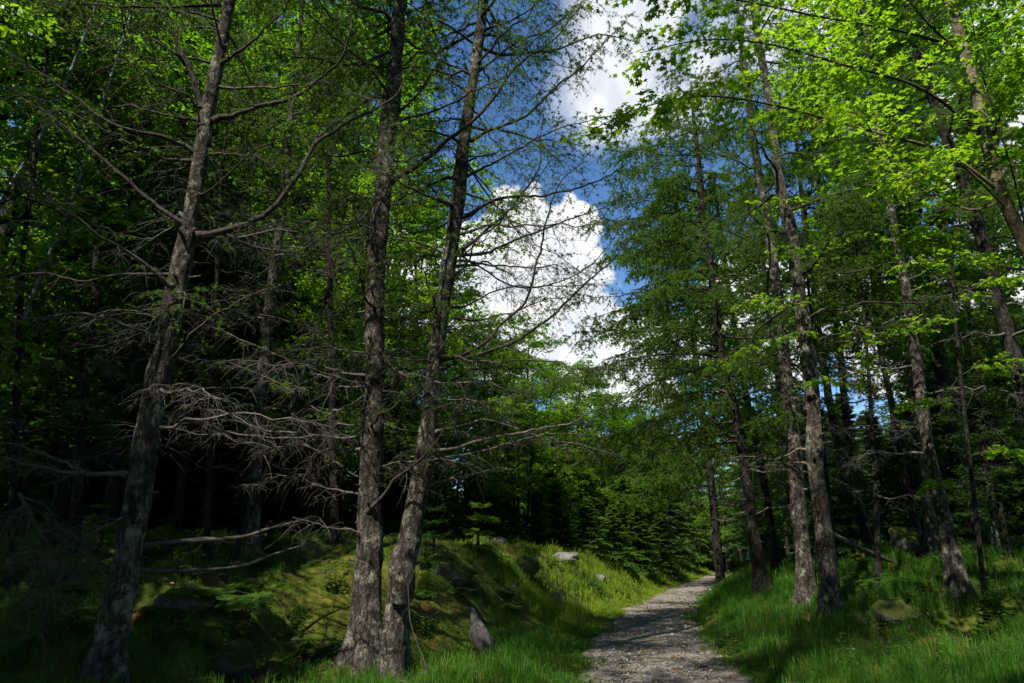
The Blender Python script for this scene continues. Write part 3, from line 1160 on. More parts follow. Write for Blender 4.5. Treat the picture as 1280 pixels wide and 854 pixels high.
def broadleaf_proto(name, H, base_z, spread, n_limbs, seed, leaf, lsize=.10, n1=9, n2=6, per=7, bark='bark_dark', stems=1, tmpl=LEAF1, flat=.55, taper=.6):
    g = rng(seed)
    root = thing(name, 'broadleaf', 'tree', (0, 0, 0))
    b = Buf()
    c = Buf()
    for s in range(stems):
        r0 = (.010 * H + .02) / math.sqrt(stems)
        a = g.uniform(0, 2 * PI)
        k = .0 if stems == 1 else .09 * H
        off = np.array((math.cos(a + s * 2.1), math.sin(a + s * 2.1), 0))
        pts = np.array([off * .08 * (stems > 1) + (0, 0, -.4), off * .1 * (stems > 1), off * k * .5 + (g.normal(0, .12), g.normal(0, .12), H * .35), off * k + (g.normal(0, .25), g.normal(0, .25), H * .68), off * k * 1.3 + (g.normal(0, .3), g.normal(0, .3), H * .97)])
        P, R = trunk_mesh(b, pts, [r0 * 1.1, r0, r0 * .78, r0 * .45, .012], 0, 10, .22, .04, .3, seed + s, 0.0)
        AX, RR = [], []
        nl = n_limbs // stems
        for i in range(nl):
            f = (i + g.random()) / nl
            z = base_z + (H * .95 - base_z) * f
            p, r = trunk_frame(P, R, z)
            L = spread * (1 - taper * f ** 1.6) * g.uniform(.55, 1.1)
            ax = limb_axis(p, i * 2.399 + g.uniform(-.6, .6), L, g.uniform(.15, .7) + .5 * f, g.uniform(.05, .3), g, 8, .035)
            AX.append(ax)
            RR.append(np.linspace(min(r * .5, .05) + .004, .005, 8))
        AX, RR = np.array(AX), np.array(RR)
        tubes(b, AX, RR, 5, 0)
        base, d, t = sprout(AX, n1, g, .2, 1, (35, 65), .3, .05)
        Ls = np.linalg.norm(AX[:, -1] - AX[:, 0], axis=1).repeat(n1)
        P1 = grow(base, d, np.clip(Ls * .42 * (1.2 - .7 * t) * g.uniform(.6, 1.2, len(t)), .2, 1.8), 5, g, .1, .04)
        tubes(c, P1, np.broadcast_to(.007 * np.linspace(1, .4, 5), (len(P1), 5)), 3, 0)
        base, d, t = sprout(P1, n2, g, .15, 1, (35, 65), .25)
        P2 = grow(base, d, g.uniform(.15, .55, len(base)), 4, g, .15, .05)
        tubes(c, P2, np.broadcast_to(.003 * np.linspace(1, .5, 4), (len(P2), 4)), 3, 0)
        pos, T = interp_paths(P2, g.uniform(.1, 1.0, (len(P2), per)))
        pos, T = pos.reshape(-1, 3), T.reshape(-1, 3)
        dirs = unit(T + g.normal(0, .7, T.shape) * (1, 1, .4) + (0, 0, -.15))
        up = unit(g.normal(0, flat, pos.shape) + (0, 0, 1))
        stamp(c, *tmpl, pos + dirs * .03, dirs, up, lsize * g.uniform(.6, 1.2, len(pos)), 1)
    link('trunk', b.mesh('trunk', [M[bark]]), root)
    link('crown', c.mesh('crown', [M['twig'], M[leaf]]), root)
    return root


# ================================================================== trees of the foreground
def traced_branch(root, org, line, Y0, Y1, r0, seed, bare=True, n1=16, l1=(.2, .7), n2=5, tufts=3, dens=.25, tsize=.03, name='branch', mat='twig', sag=.35, r1=.0055):
    """one branch followed in the photo, running from depth Y0 to depth Y1"""
    g = rng(seed)
    m = len(line)
    pts = np.array([at(px, py, Y0 + (Y1 - Y0) * i / (m - 1)) for i, (px, py) in enumerate(line)])
    ax = spline(pts, max(12, m * 5)) - org
    kink = np.cumsum(g.normal(0, .011, ax.shape), 0)
    ax = ax + kink - kink[0] - .5 * np.linspace(0, 1, len(ax))[:, None] * (kink[-1] - kink[0])
    b = Buf()
    tubes(b, ax, prof(len(ax), r0), 7)
    leafb = Buf()
    larch_twigs(b, leafb, ax[None], g, n1, l1, n2, (.06, .28), tufts, tsize, r1, sag, .12, 0, 0, dens)
    br = link(name, b.mesh(name, [M[mat]]), root)
    if tufts and leafb.n:
        link('foliage', leafb.mesh('foliage', [M['larch']]), br)
    return br


def crown_over(root, org, P, R, z0, n, L, seed, tsize=.05, dens=1.0, n1=18, leaf='larch', tufts=8, avoid=None):
    g = rng(seed)
    b = Buf()
    zt = P[-1, 2]
    for i in range(n):
        f = (i + g.random()) / n
        p, r = trunk_frame(P, R, z0 + (zt - z0) * f)
        az = i * 2.399 + g.uniform(-.5, .5)
        if avoid is not None and abs((az - avoid[0] + PI) % (2 * PI) - PI) < avoid[1]:
            az += PI
        ax = limb_axis(p - org, az, L * (1.05 - .75 * f) * g.uniform(.7, 1.1), g.uniform(.0, .4), g.uniform(.1, .35), g)
        tubes(b, ax, np.linspace(max(.012, min(r * .35, .035)), .004, 9), 5, 0)
        larch_twigs(b, b, ax[None], g, n1, (.25, .9), 5, (.1, .35), tufts, tsize, .006, .4, .12, 0, 1, dens)
    return link('crown', b.mesh('crown', [M['twig'], M[leaf]]), root)


# --- A: leaning trunk at the left
YA = 7.4
trA = [(128, 862, 47), (147, 760, 44), (165, 650, 43), (184, 540, 41), (205, 440, 36), (226, 330, 31), (246, 220, 26), (262, 130, 23), (276, 60, 20), (286, -5, 18)]
ptsA, radA, gzA = photo_trunk(trA, YA, 17.5)
orgA = ptsA[0].copy(); orgA[2] = gzA
tA = thing('larch_tree', 'dark leaning larch trunk with a broken dead bough at its left side', 'tree', tuple(orgA))
b = Buf()
PA, RA = trunk_mesh(b, ptsA - orgA, radA, 0, 36, .04, .085, .9, 3, 0.0)
stubs(b, PA, RA, .6, 9, 46, 65)
link('trunk', b.mesh('trunk', [M['bark']]), tA)
PA = PA + orgA
linesA = [
    ([(254, 158), (244, 112), (228, 70), (206, 28), (188, -8)], 7.4, 7.1, .05, 20),
    ([(234, 82), (208, 62), (170, 40), (130, 28)], 7.35, 6.9, .022, 14),
    ([(268, 152), (310, 132), (370, 112), (402, 88), (430, 64), (442, 30), (440, -5)], 7.4, 7.0, .034, 22),
    ([(246, 296), (296, 279), (338, 258), (370, 216), (397, 171), (440, 144), (492, 116), (532, 60)], 7.4, 7.6, .040, 26),
    ([(243, 290), (196, 258), (150, 226), (96, 172), (40, 132), (-20, 105)], 7.4, 6.8, .030, 20),
    ([(250, 195), (200, 168), (140, 150), (60, 92), (0, 60)], 7.4, 6.6, .026, 20),
    ([(256, 148), (220, 145), (160, 132), (90, 140), (30, 122)], 7.5, 8.6, .020, 18),
    ([(274, 82), (300, 62), (344, 18), (362, -8)], 7.4, 7.0, .024, 14),
    ([(276, 5), (210, 12), (140, 10), (60, 4)], 7.4, 6.9, .024, 18),
    ([(228, 345), (170, 340), (100, 352), (40, 346), (-15, 360)], 7.4, 7.2, .020, 16),
    ([(236, 262), (300, 300), (370, 320), (440, 318)], 7.4, 8.3, .020, 16),
    ([(218, 395), (150, 430), (90, 440), (20, 470)], 7.4, 7.0, .018, 14),
    ([(214, 388), (262, 404), (330, 398), (420, 420)], 7.5, 8.6, .017, 14),
    ([(208, 460), (240, 420), (300, 372), (352, 352)], 7.4, 6.9, .018, 14),
]
for i, (ln, y0, y1, r0, n1) in enumerate(linesA):
    traced_branch(tA, orgA, ln, y0, y1, r0, 100 + i, n1=n1, dens=.30 if i < 9 else .05, tufts=3, tsize=.028, l1=(.15, .6))
deadA = [
    ([(160, 594), (104, 591), (60, 583), (-10, 566)], 7.4, 7.0, .026, 14),
    ([(106, 592), (64, 570), (20, 558), (-20, 552)], 7.2, 6.8, .014, 10),
    ([(190, 512), (240, 518), (300, 540), (360, 545), (440, 548)], 7.5, 8.6, .016, 14),
    ([(178, 640), (130, 660), (60, 700), (20, 705)], 7.4, 6.9, .012, 12),
]
for i, (ln, y0, y1, r0, n1) in enumerate(deadA):
    traced_branch(tA, orgA, ln, y0, y1, r0, 130 + i, n1=n1, tufts=0, mat='dead', name='dead_branch', l1=(.1, .45), sag=.1)
crown_over(tA, orgA, PA, RA, 9.0, 34, 3.0, 140, dens=.9)

# --- B and C: the pair that leans apart from one foot
YB = 9.0
trB = [(458, 866, 62), (456, 800, 52), (456, 740, 46), (458, 680, 42), (463, 560, 36), (468, 460, 33), (475, 340, 31), (482, 220, 29), (490, 100, 26), (497, -5, 23)]
ptsB, radB, gzB = photo_trunk(trB, YB, 19)
orgB = ptsB[0].copy(); orgB[2] = gzB
tB = thing('larch_tree', 'straight grey larch trunk, left one of the pair rising from one foot', 'tree', tuple(orgB))
b = Buf()
PB, RB = trunk_mesh(b, ptsB - orgB, radB, 0, 36, .04, .095, .9, 5, 0.0)
stubs(b, PB, RB, .6, 9, 46, 66)
link('trunk', b.mesh('trunk', [M['bark']]), tB)
PB = PB + orgB
trC = [(488, 868, 54), (494, 800, 44), (500, 745, 40), (512, 690, 38), (521, 640, 36), (534, 540, 31), (545, 450, 27), (560, 350, 25), (573, 250, 23), (586, 130, 20), (605, -5, 17)]
ptsC, radC, gzC = photo_trunk(trC, YB + .05, 18)
orgC = ptsC[0].copy(); orgC[2] = gzC
tC = thing('larch_tree', 'curved grey larch trunk, right one of the pair, with a broken stub low down', 'tree', tuple(orgC))
b = Buf()
PC, RC = trunk_mesh(b, ptsC - orgC, radC, 0, 36, .04, .095, .8, 8, 0.0)
stubs(b, PC, RC, .6, 9, 46, 67)
link('trunk', b.mesh('trunk', [M['bark']]), tC)
PC = PC + orgC
b = Buf()
sp = np.array([at(503, 752, 8.92), at(503, 725, 8.88), at(501, 700, 8.86), at(503, 686, 8.86), at(504, 680, 8.86)]) - orgC
trunk_mesh(b, sp, [.13, .15, .125, .10, .03], 0, 22, .03, .13, 0, 9, -5)
link('broken_stub', b.mesh('broken_stub', [M['bark']]), tC)

linesB = [
    ([(486, 228), (530, 200), (560, 178), (600, 140), (639, 88), (691, 49), (735, -4)], 9.0, 8.4, .040, 30, .35),
    ([(484, 246), (430, 290), (404, 296), (340, 350), (300, 372)], 9.0, 8.4, .024, 18, .15),
    ([(476, 330), (440, 330), (400, 318), (340, 322)], 9.0, 9.6, .016, 14, .1),
    ([(490, 120), (450, 130), (400, 172), (350, 250), (300, 290)], 9.0, 8.2, .030, 22, .3),
    ([(494, 60), (440, 80), (380, 70), (310, 90)], 9.0, 8.6, .024, 20, .5),
    ([(496, 20), (540, 0), (580, -30)], 9.0, 8.8, .022, 12, .5),
    ([(488, 150), (520, 120), (560, 60), (590, 10), (600, -10)], 9.0, 9.6, .022, 16, .4),
    ([(484, 190), (440, 210), (380, 205), (330, 180)], 9.0, 10.0, .020, 18, .5),
    ([(470, 432), (500, 470), (530, 460), (560, 420), (600, 400)], 8.95, 8.3, .018, 14, .05),
    ([(466, 500), (430, 520), (400, 560), (380, 600)], 9.0, 8.5, .012, 10, .0),
    ([(459, 640), (500, 595), (540, 560), (580, 500), (600, 450)], 8.9, 8.2, .022, 14, .02),
    ([(500, 10), (470, 30), (430, 10), (390, -10)], 9.0, 9.6, .02, 14, .5),
]
for i, (ln, y0, y1, r0, n1, dn) in enumerate(linesB):
    traced_branch(tB, orgB, ln, y0, y1, r0, 200 + i, n1=int(n1 * 1.4), l1=(.2, .95), n2=6, dens=min(1, dn * 2.4), tufts=5 if dn > 0 else 0, tsize=.032)
deadB = [
    ([(466, 470), (410, 462), (340, 440), (262, 402)], 9.0, 9.8, .018, 16),
    ([(463, 545), (400, 545), (330, 540), (285, 520), (226, 508)], 9.0, 9.6, .018, 16),
    ([(462, 492), (410, 520), (350, 480), (316, 462), (280, 450)], 9.0, 9.4, .014, 14),
    ([(461, 618), (410, 612), (370, 600), (336, 594)], 9.0, 9.2, .016, 14),
    ([(459, 668), (410, 660), (366, 647)], 8.95, 8.6, .014, 8),
    ([(461, 600), (420, 575), (395, 550), (372, 535)], 9.0, 9.8, .012, 12),
]
for i, (ln, y0, y1, r0, n1) in enumerate(deadB):
    traced_branch(tB, orgB, ln, y0, y1, r0, 230 + i, n1=n1, tufts=0, mat='dead', name='dead_branch', l1=(.12, .55), sag=.1)
linesC = [
    ([(578, 272), (600, 262), (632, 252), (680, 249), (735, 234), (790, 205)], 9.05, 8.6, .026, 20, .12),
    ([(574, 320), (604, 314), (640, 302), (690, 281), (735, 266), (772, 252)], 9.05, 9.5, .022, 20, .10),
    ([(574, 325), (612, 333), (664, 336), (690, 334), (712, 347)], 9.05, 9.8, .016, 16, .06),
    ([(576, 314), (604, 290), (640, 256), (664, 218), (676, 196), (680, 140)], 9.05, 8.5, .024, 18, .10),
    ([(568, 398), (600, 398), (650, 388), (690, 376), (724, 370)], 9.05, 9.6, .014, 18, .22),
    ([(552, 450), (590, 442), (622, 415), (658, 372), (672, 320), (684, 262), (704, 226), (718, 214), (740, 192)], 9.05, 8.2, .026, 24, .04),
    ([(548, 462), (600, 444), (650, 424), (700, 388), (740, 350), (780, 308), (800, 280)], 9.05, 8.0, .028, 24, .08),
    ([(588, 176), (620, 158), (658, 141), (700, 104), (724, 82), (783, 20)], 9.05, 9.4, .026, 24, .28),
    ([(582, 222), (610, 208), (632, 197), (688, 164), (740, 150)], 9.05, 8.5, .020, 20, .18),
    ([(584, 205), (604, 240), (620, 268), (640, 280)], 9.05, 8.6, .014, 10, .05),
    ([(596, 90), (640, 60), (690, 40), (720, 10)], 9.05, 9.8, .020, 18, .45),
    ([(592, 120), (560, 90), (530, 40), (510, 10)], 9.05, 9.6, .020, 16, .4),
    ([(576, 260), (550, 250), (530, 232), (510, 228)], 9.05, 9.8, .014, 12, .3),
    ([(556, 378), (530, 388), (516, 384), (500, 374)], 9.05, 9.6, .012, 10, .3),
    ([(600, 40), (650, 20), (700, -20)], 9.05, 8.6, .02, 14, .4),
    ([(566, 310), (620, 350), (660, 362), (730, 340), (790, 270)], 9.05, 10.2, .014, 18, .1),
]
for i, (ln, y0, y1, r0, n1, dn) in enumerate(linesC):
    traced_branch(tC, orgC, ln, y0, y1, r0, 260 + i, n1=int(n1 * 1.4), l1=(.2, .95), n2=6, dens=min(1, .1 + dn * 3), tufts=6, tsize=.032)
deadC = [
    ([(533, 566), (580, 556), (625, 546), (680, 532), (720, 520), (770, 498)], 9.05, 8.4, .024, 20),
    ([(531, 577), (590, 566), (640, 556), (690, 548), (760, 545)], 9.05, 9.3, .018, 20),
    ([(527, 610), (560, 600), (610, 585), (650, 580)], 9.05, 9.8, .012, 12),
    ([(540, 500), (580, 498), (620, 500), (690, 475)], 9.05, 8.6, .014, 14),
]
for i, (ln, y0, y1, r0, n1) in enumerate(deadC):
    traced_branch(tC, orgC, ln, y0, y1, r0, 290 + i, n1=n1, tufts=0, mat='dead', name='dead_branch', l1=(.12, .55), sag=.15)
crown_over(tB, orgB, PB, RB, 9.6, 38, 3.0, 310, dens=1.0, avoid=(0, .7))
crown_over(tC, orgC, PC, RC, 9.3, 34, 2.9, 311, dens=.7)

def bare_boughs(root, org, P, R, z0, z1, n, L, seed, dens, dead=.4):
    g = rng(seed)
    for i in range(n):
        z = z0 + (z1 - z0) * (i + g.random()) / n
        p, r = trunk_frame(P, R, z)
        ax = limb_axis(p - org, i * 2.399 + g.uniform(-.7, .7), L * g.uniform(.5, 1.1), g.uniform(-.15, .45), g.uniform(-.1, .35), g, 14, .016)
        r0 = min(r * .22, g.uniform(.012, .022))
        is_dead = g.random() < dead
        b = Buf()
        lf = Buf()
        tubes(b, ax, prof(14, r0, .003), 6)
        larch_twigs(b, lf, ax[None], g, 20, (.15, .85), 6, (.06, .3), 5, .032, .0050, .3, .1, 0, 0, 0 if is_dead else dens)
        br = link('dead_branch' if is_dead else 'branch', b.mesh('branch', [M['dead' if is_dead else 'twig']]), root)
        if lf.n:
            link('foliage', lf.mesh('foliage', [M['larch']]), br)


bare_boughs(tA, orgA, PA, RA, 2.6, 9.4, 24, 2.6, 350, .22)
bare_boughs(tB, orgB, PB, RB, 2.4, 10.0, 26, 2.5, 351, .30)
bare_boughs(tC, orgC, PC, RC, 3.0, 10.6, 34, 2.7, 352, .5, .3)

# --- trunks on the right bank, traced
def right_tree(label, track, Y, *a, **k):
    return larch_tree(label, track, Y, *a, **k)


p = hit(1040, 781)
right_tree('scaly grey larch trunk nearest the path on the right, front one of two', [(1041, 788, 34), (1036, 740, 31), (1030, 680, 29), (1018, 580, 27), (1011, 450, 25), (1000, 370, 23), (985, 280, 20), (975, 230, 17), (964, 150, 14), (950, 60, 11)],
           float(p[1]), 17, 401, 5.0, 26, 2.7, 2.2, 5, needle=.8, tsize=.040, sides=26, rough=.08)
p = hit(1008, 757)
right_tree('larch trunk with shaggy lichen bark just behind the front one on the right', [(1009, 760, 29), (1005, 700, 26), (1000, 650, 25), (990, 540, 21), (980, 440, 18), (966, 330, 16), (955, 260, 14), (940, 160, 12), (930, 80, 9)],
           float(p[1]), 17, 402, 5.0, 26, 2.9, 2.2, 6, needle=.8, tsize=.042, sides=26, rough=.08)
p = hit(953, 742)
right_tree('dark larch at the right edge of the path where its branches hang over', [(955, 742, 24), (946, 690, 20), (930, 580, 17), (915, 500, 15), (900, 430, 13), (890, 360, 12), (880, 280, 10), (872, 200, 8)],
           float(p[1]), 16, 403, 3.6, 50, 4.4, 1.8, 9, reach=26, needle=.9, tsize=.055, bark='bark_dark', tmpl=1)
p = hit(1198, 745)
right_tree('leaning larch trunk standing in the grass, front one of the leaning pair', [(1199, 748, 29), (1190, 700, 25), (1180, 650, 23), (1160, 560, 20), (1146, 460, 17), (1130, 350, 15), (1115, 270, 13), (1100, 170, 11), (1088, 80, 9)],
           float(p[1]), 17, 404, 5.6, 34, 2.8, 2.2, 9, needle=.95, tsize=.042, sides=24, rough=.06)
p = hit(1168, 694)
right_tree('pale larch trunk behind the leaning one, with bare orange wood at its foot', [(1169, 698, 22), (1158, 620, 17), (1148, 540, 14), (1140, 470, 12), (1132, 380, 11), (1126, 280, 9)],
           float(p[1]), 16, 405, 6.2, 30, 2.6, 2.5, 6, needle=.9, tsize=.05, tmpl=1)
p = hit(1152, 692)
right_tree('thin dark trunk leaning left of the pale larch on the knoll', [(1153, 694, 14), (1131, 600, 12), (1113, 500, 10), (1100, 430, 9), (1090, 340, 7)],
           float(p[1]) + .4, 13, 406, 5.0, 22, 2.0, 2.2, 8, needle=.9, tsize=.05, bark='bark_dark', tmpl=1)
right_tree('dark trunk seen between the scaly pair and the knoll', [(1083, 665, 15), (1070, 610, 14), (1056, 500, 12), (1046, 400, 11), (1036, 320, 9)],
           19.0, 16, 407, 5.5, 30, 2.8, 2.2, 9, needle=.9, tsize=.06, bark='bark_dark', tmpl=1)
right_tree('dark trunk half hidden behind the front scaly larch', [(1066, 672, 16), (1047, 560, 14), (1032, 470, 12), (1022, 400, 11), (1010, 300, 9)],
           21.0, 17, 408, 6.0, 30, 3.0, 2.2, 9, needle=.9, tsize=.06, bark='bark_dark', tmpl=1)
right_tree('slim pale stem at the right in front of the dark undergrowth', [(1250, 722, 11), (1237, 620, 10), (1226, 520, 9), (1215, 430, 7), (1208, 340, 5)],
           15.0, 10, 409, 4.6, 16, 1.7, 1.5, 10, needle=.9, tsize=.05, tmpl=1)
right_tree('thin black stem standing on the slope right of the front scaly larch', [(1097, 735, 9), (1096, 660, 8), (1092, 580, 7), (1086, 480, 6), (1080, 400, 4)],
           13.5, 9, 410, 4.6, 14, 1.5, 1.5, 8, needle=.8, tsize=.05, bark='bark_dark', tmpl=1)
right_tree('dark larch trunk at the right behind the pale smooth maple', [(1300, 560, 26), (1272, 470, 23), (1242, 350, 20), (1210, 240, 18), (1175, 150, 15), (1150, 70, 12)],
           12.5, 17, 411, 6.0, 30, 2.8, 3, 8, needle=.95, tsize=.045, bark='bark_dark')
right_tree('second trunk close behind the dark larch at the path edge', [(972, 716, 15), (962, 650, 13), (950, 580, 12), (934, 500, 10), (920, 420, 9), (908, 340, 8)],
           26.0, 17, 412, 4.0, 46, 4.4, 2, 9, reach=22, needle=.9, tsize=.07, bark='bark_dark', tmpl=1)
right_tree('larch right of the path bend with feathery boughs hanging into the gap of sky', [(900, 712, 14), (890, 620, 12), (878, 520, 11), (866, 420, 9), (854, 320, 8), (842, 220, 6)],
           34.0, 19, 416, 4.0, 60, 5.2, 2.5, 6, reach=30, needle=1.0, tsize=.085, bark='bark_dark', tmpl=1)
right_tree('slender grey trunk between the dark larch and the shaggy one', [(1000, 700, 12), (985, 600, 11), (975, 500, 10), (962, 400, 9), (950, 300, 8)],
           24.0, 16, 413, 5.0, 30, 2.8, 2.5, 8, needle=.9, tsize=.07, tmpl=1)
right_tree('pale thin trunk catching light in the woods at the far right', [(1285, 560, 12), (1268, 480, 11), (1256, 420, 10), (1246, 350, 9), (1236, 260, 7)],
           18.0, 15, 414, 6.0, 24, 2.4, 3, 6, needle=.9, tsize=.06, tmpl=1)

# --- left side: trunks in the dark
larch_tree('mossy grey trunk among dead twigs in the dark wood left of the pair', [(318, 640, 20), (322, 560, 20), (330, 450, 19), (342, 350, 17), (352, 260, 14), (362, 160, 11)], 12.6, 15, 421, 9.0, 12, 2.0, 2.2, 22, needle=.9, tsize=.05, tmpl=1)
larch_tree('thin dead leaning stem behind the tangle of grey twigs', [(310, 650, 9), (330, 600, 9), (352, 540, 8), (378, 470, 7), (400, 400, 6), (420, 320, 5)], 11.4, 8, 422, 6.5, 6, 1.0, 1.2, 16, needle=.2, bark='bark_dark', sides=10)
larch_tree('bare dark stem behind the leaning trunk in the deepest shade', [(92, 690, 16), (100, 560, 15), (112, 430, 13), (124, 300, 11), (134, 200, 9)], 11.8, 14, 423, 9.0, 10, 2.6, 2.0, 20, needle=.9, tsize=.05, bark='bark_dark', tmpl=1)
larch_tree('bare grey spruce stem hung with dead twigs left of the curved pair', [(418, 650, 13), (416, 560, 12), (414, 450, 11), (412, 340, 9), (410, 240, 7)], 13.5, 13, 424, 8.8, 9, 2.4, 1.8, 22, needle=.9, tsize=.055, bark='bark_dark', tmpl=1)
larch_tree('thin dark spruce stem between the leaning trunk and the mossy one', [(258, 680, 11), (262, 560, 10), (268, 440, 9), (272, 320, 7), (276, 240, 5)], 12.0, 11, 425, 8.2, 7, 2.0, 1.6, 24, needle=.9, tsize=.05, bark='bark_dark', tmpl=1)
larch_tree('thin dark stem with dead twigs at the far left edge', [(14, 700, 12), (18, 560, 11), (24, 430, 10), (30, 310, 8)], 10.4, 12, 426, 8.6, 9, 2.3, 1.6, 20, needle=.9, tsize=.05, bark='bark_dark', tmpl=1)


def birch(label, track, Y, top, seed):
    g = rng(seed)
    pts, rad, gz = photo_trunk(track, Y, top)
    rad = rad * .75
    org = pts[0].copy()
    org[2] = gz
    root = thing('birch_tree', label, 'tree', tuple(org))
    b = Buf()
    P, R = trunk_mesh(b, pts - org, rad, 0, 14, .1, .03, .2, seed, 0.0)
    link('trunk', b.mesh('trunk', [M['bark_birch']]), root)
    c = Buf()
    AX = np.array([limb_axis(trunk_frame(P, R, 6 + (P[-1, 2] - 6) * i / 16)[0], i * 2.399, g.uniform(1.2, 2.4), .4, .2, g, 8) for i in range(16)])
    tubes(c, AX, np.broadcast_to(np.linspace(.018, .004, 8), (16, 8)), 4, 0)
    base, d, t = sprout(AX, 10, g, .2, 1, (35, 65), .4)
    P1 = grow(base, d, g.uniform(.3, .9, len(base)), 5, g, .3, .05)
    tubes(c, P1, np.broadcast_to(.004 * np.linspace(1, .4, 5), (len(P1), 5)), 3, 0)
    pos, T = interp_paths(P1, g.random((len(P1), 16)))
    pos, T = pos.reshape(-1, 3), T.reshape(-1, 3)
    stamp(c, *LEAF1, pos, unit(T + g.normal(0, .7, T.shape)), unit(g.normal(0, .5, pos.shape) + (0, 0, 1)), .07 * g.uniform(.6, 1.2, len(pos)), 1)
    link('crown', c.mesh('crown', [M['twig'], M['broad']]), root)
    return root


birch('pale birch stem leaning in the dark foliage at the far left, lower one', [(-40, 600, 10), (0, 470, 9), (28, 400, 9), (52, 340, 8), (76, 284, 7), (100, 220, 6)], 10.5, 13, 431)
birch('pale birch stem crossing the leaves at the upper left corner', [(-150, 600, 11), (-60, 400, 10), (4, 250, 9), (28, 208, 8), (52, 168, 7), (80, 110, 6)], 10.0, 14, 432)

# ------------------------------------------------------------------ near maple on the right, leaves large enough to see
def near_maple():
    g = rng(500)
    Y = 7.6
    tr = [(1420, 640, 30), (1350, 470, 26), (1290, 320, 23), (1252, 236, 21), (1226, 150, 19), (1202, 60, 17), (1188, 5, 15), (1165, -80, 12)]
    pts, rad, gz = photo_trunk(tr, Y, 11)
    org = pts[0].copy()
    org[2] = gz
    root = thing('maple_tree', 'smooth pale barked maple leaning in from the right with bright leaves', 'tree', tuple(org))
    b = Buf()
    trunk_mesh(b, pts - org, rad, 0, 24, .06, .03, .3, 31, 0.0)
    link('trunk', b.mesh('trunk', [M['bark_maple']]), root)
    limbs = [  # photo line, depth from / to, radius, leaf twigs
        ([(1246, 236), (1180, 190), (1110, 170), (1040, 150), (960, 130), (880, 120), (800, 135), (745, 160)], 7.6, 6.6, .026, 46),
        ([(1230, 170), (1150, 110), (1050, 80), (960, 55), (880, 50), (800, 66)], 7.6, 6.9, .022, 36),
        ([(1204, 62), (1130, 40), (1020, 20), (920, 0), (820, -10), (760, -30)], 7.6, 6.8, .020, 40),
        ([(1260, 262), (1190, 200), (1130, 215), (1080, 150), (1060, 140)], 7.6, 6.2, .016, 22),
        ([(1236, 190), (1262, 110), (1290, 60), (1330, 20)], 7.6, 7.0, .018, 30),
        ([(1290, 320), (1264, 210), (1230, 100), (1216, 30), (1210, -20)], 7.6, 6.7, .014, 26),
        ([(1206, 70), (1160, 30), (1120, -20), (1080, -60)], 7.6, 7.2, .016, 30),
        ([(1256, 250), (1210, 262), (1150, 232), (1090, 206), (1040, 186)], 7.6, 8.3, .014, 22),
        ([(1300, 340), (1240, 330), (1190, 310), (1130, 300)], 7.6, 8.6, .014, 22),
        ([(1190, 12), (1240, -20), (1290, -40)], 7.6, 7.0, .016, 26),
        ([(1188, 10), (1110, 70), (1040, 96), (990, 110)], 7.6, 8.8, .016, 28),
        ([(1185, 0), (1100, -10), (1000, -20), (900, -50)], 7.6, 8.4, .016, 36),
        ([(1280, 300), (1290, 240), (1300, 180), (1310, 120)], 7.6, 7.2, .014, 24),
    ]
    for i, (ln, y0, y1, r0, n) in enumerate(limbs):
        m = len(ln)
        P = np.array([at(px, py, y0 + (y1 - y0) * k / (m - 1)) for k, (px, py) in enumerate(ln)])
        ax = spline(P, 24) - org
        b = Buf()
        tubes(b, ax, np.linspace(r0, .005, 24), 7)
        base, d, t = sprout(ax[None], int(n * 1.6), g, .22, 1.0, (40, 75), .2, .0)
        P1 = grow(base, d, g.uniform(.25, .85, len(base)) * (1.15 - .5 * t), 5, g, .12, .04)
        tubes(b, P1, np.broadcast_to(.004 * np.linspace(1, .4, 5), (len(P1), 5)), 3)
        br = link('branch', b.mesh('branch', [M['bark_maple'] if i in (0, 3, 7) else M['twig']]), root)
        c = Buf()
        pos, T = interp_paths(P1, g.uniform(.05, 1, (len(P1), 17)))
        pos, T = pos.reshape(-1, 3), T.reshape(-1, 3)
        dirs = unit(T * .7 + g.normal(0, .6, T.shape) * (1, 1, .25) + (0, 0, -.12))
        pos = pos + dirs * .03 + g.normal(0, .025, pos.shape)
        stamp(c, *LEAF5, pos, dirs, unit(g.normal(0, .38, pos.shape) + (0, 0, 1)), .094 * g.uniform(.42, 1.25, len(pos)), 0)
        link('foliage', c.mesh('foliage', [M['maple']]), br)
    return root


near_maple()


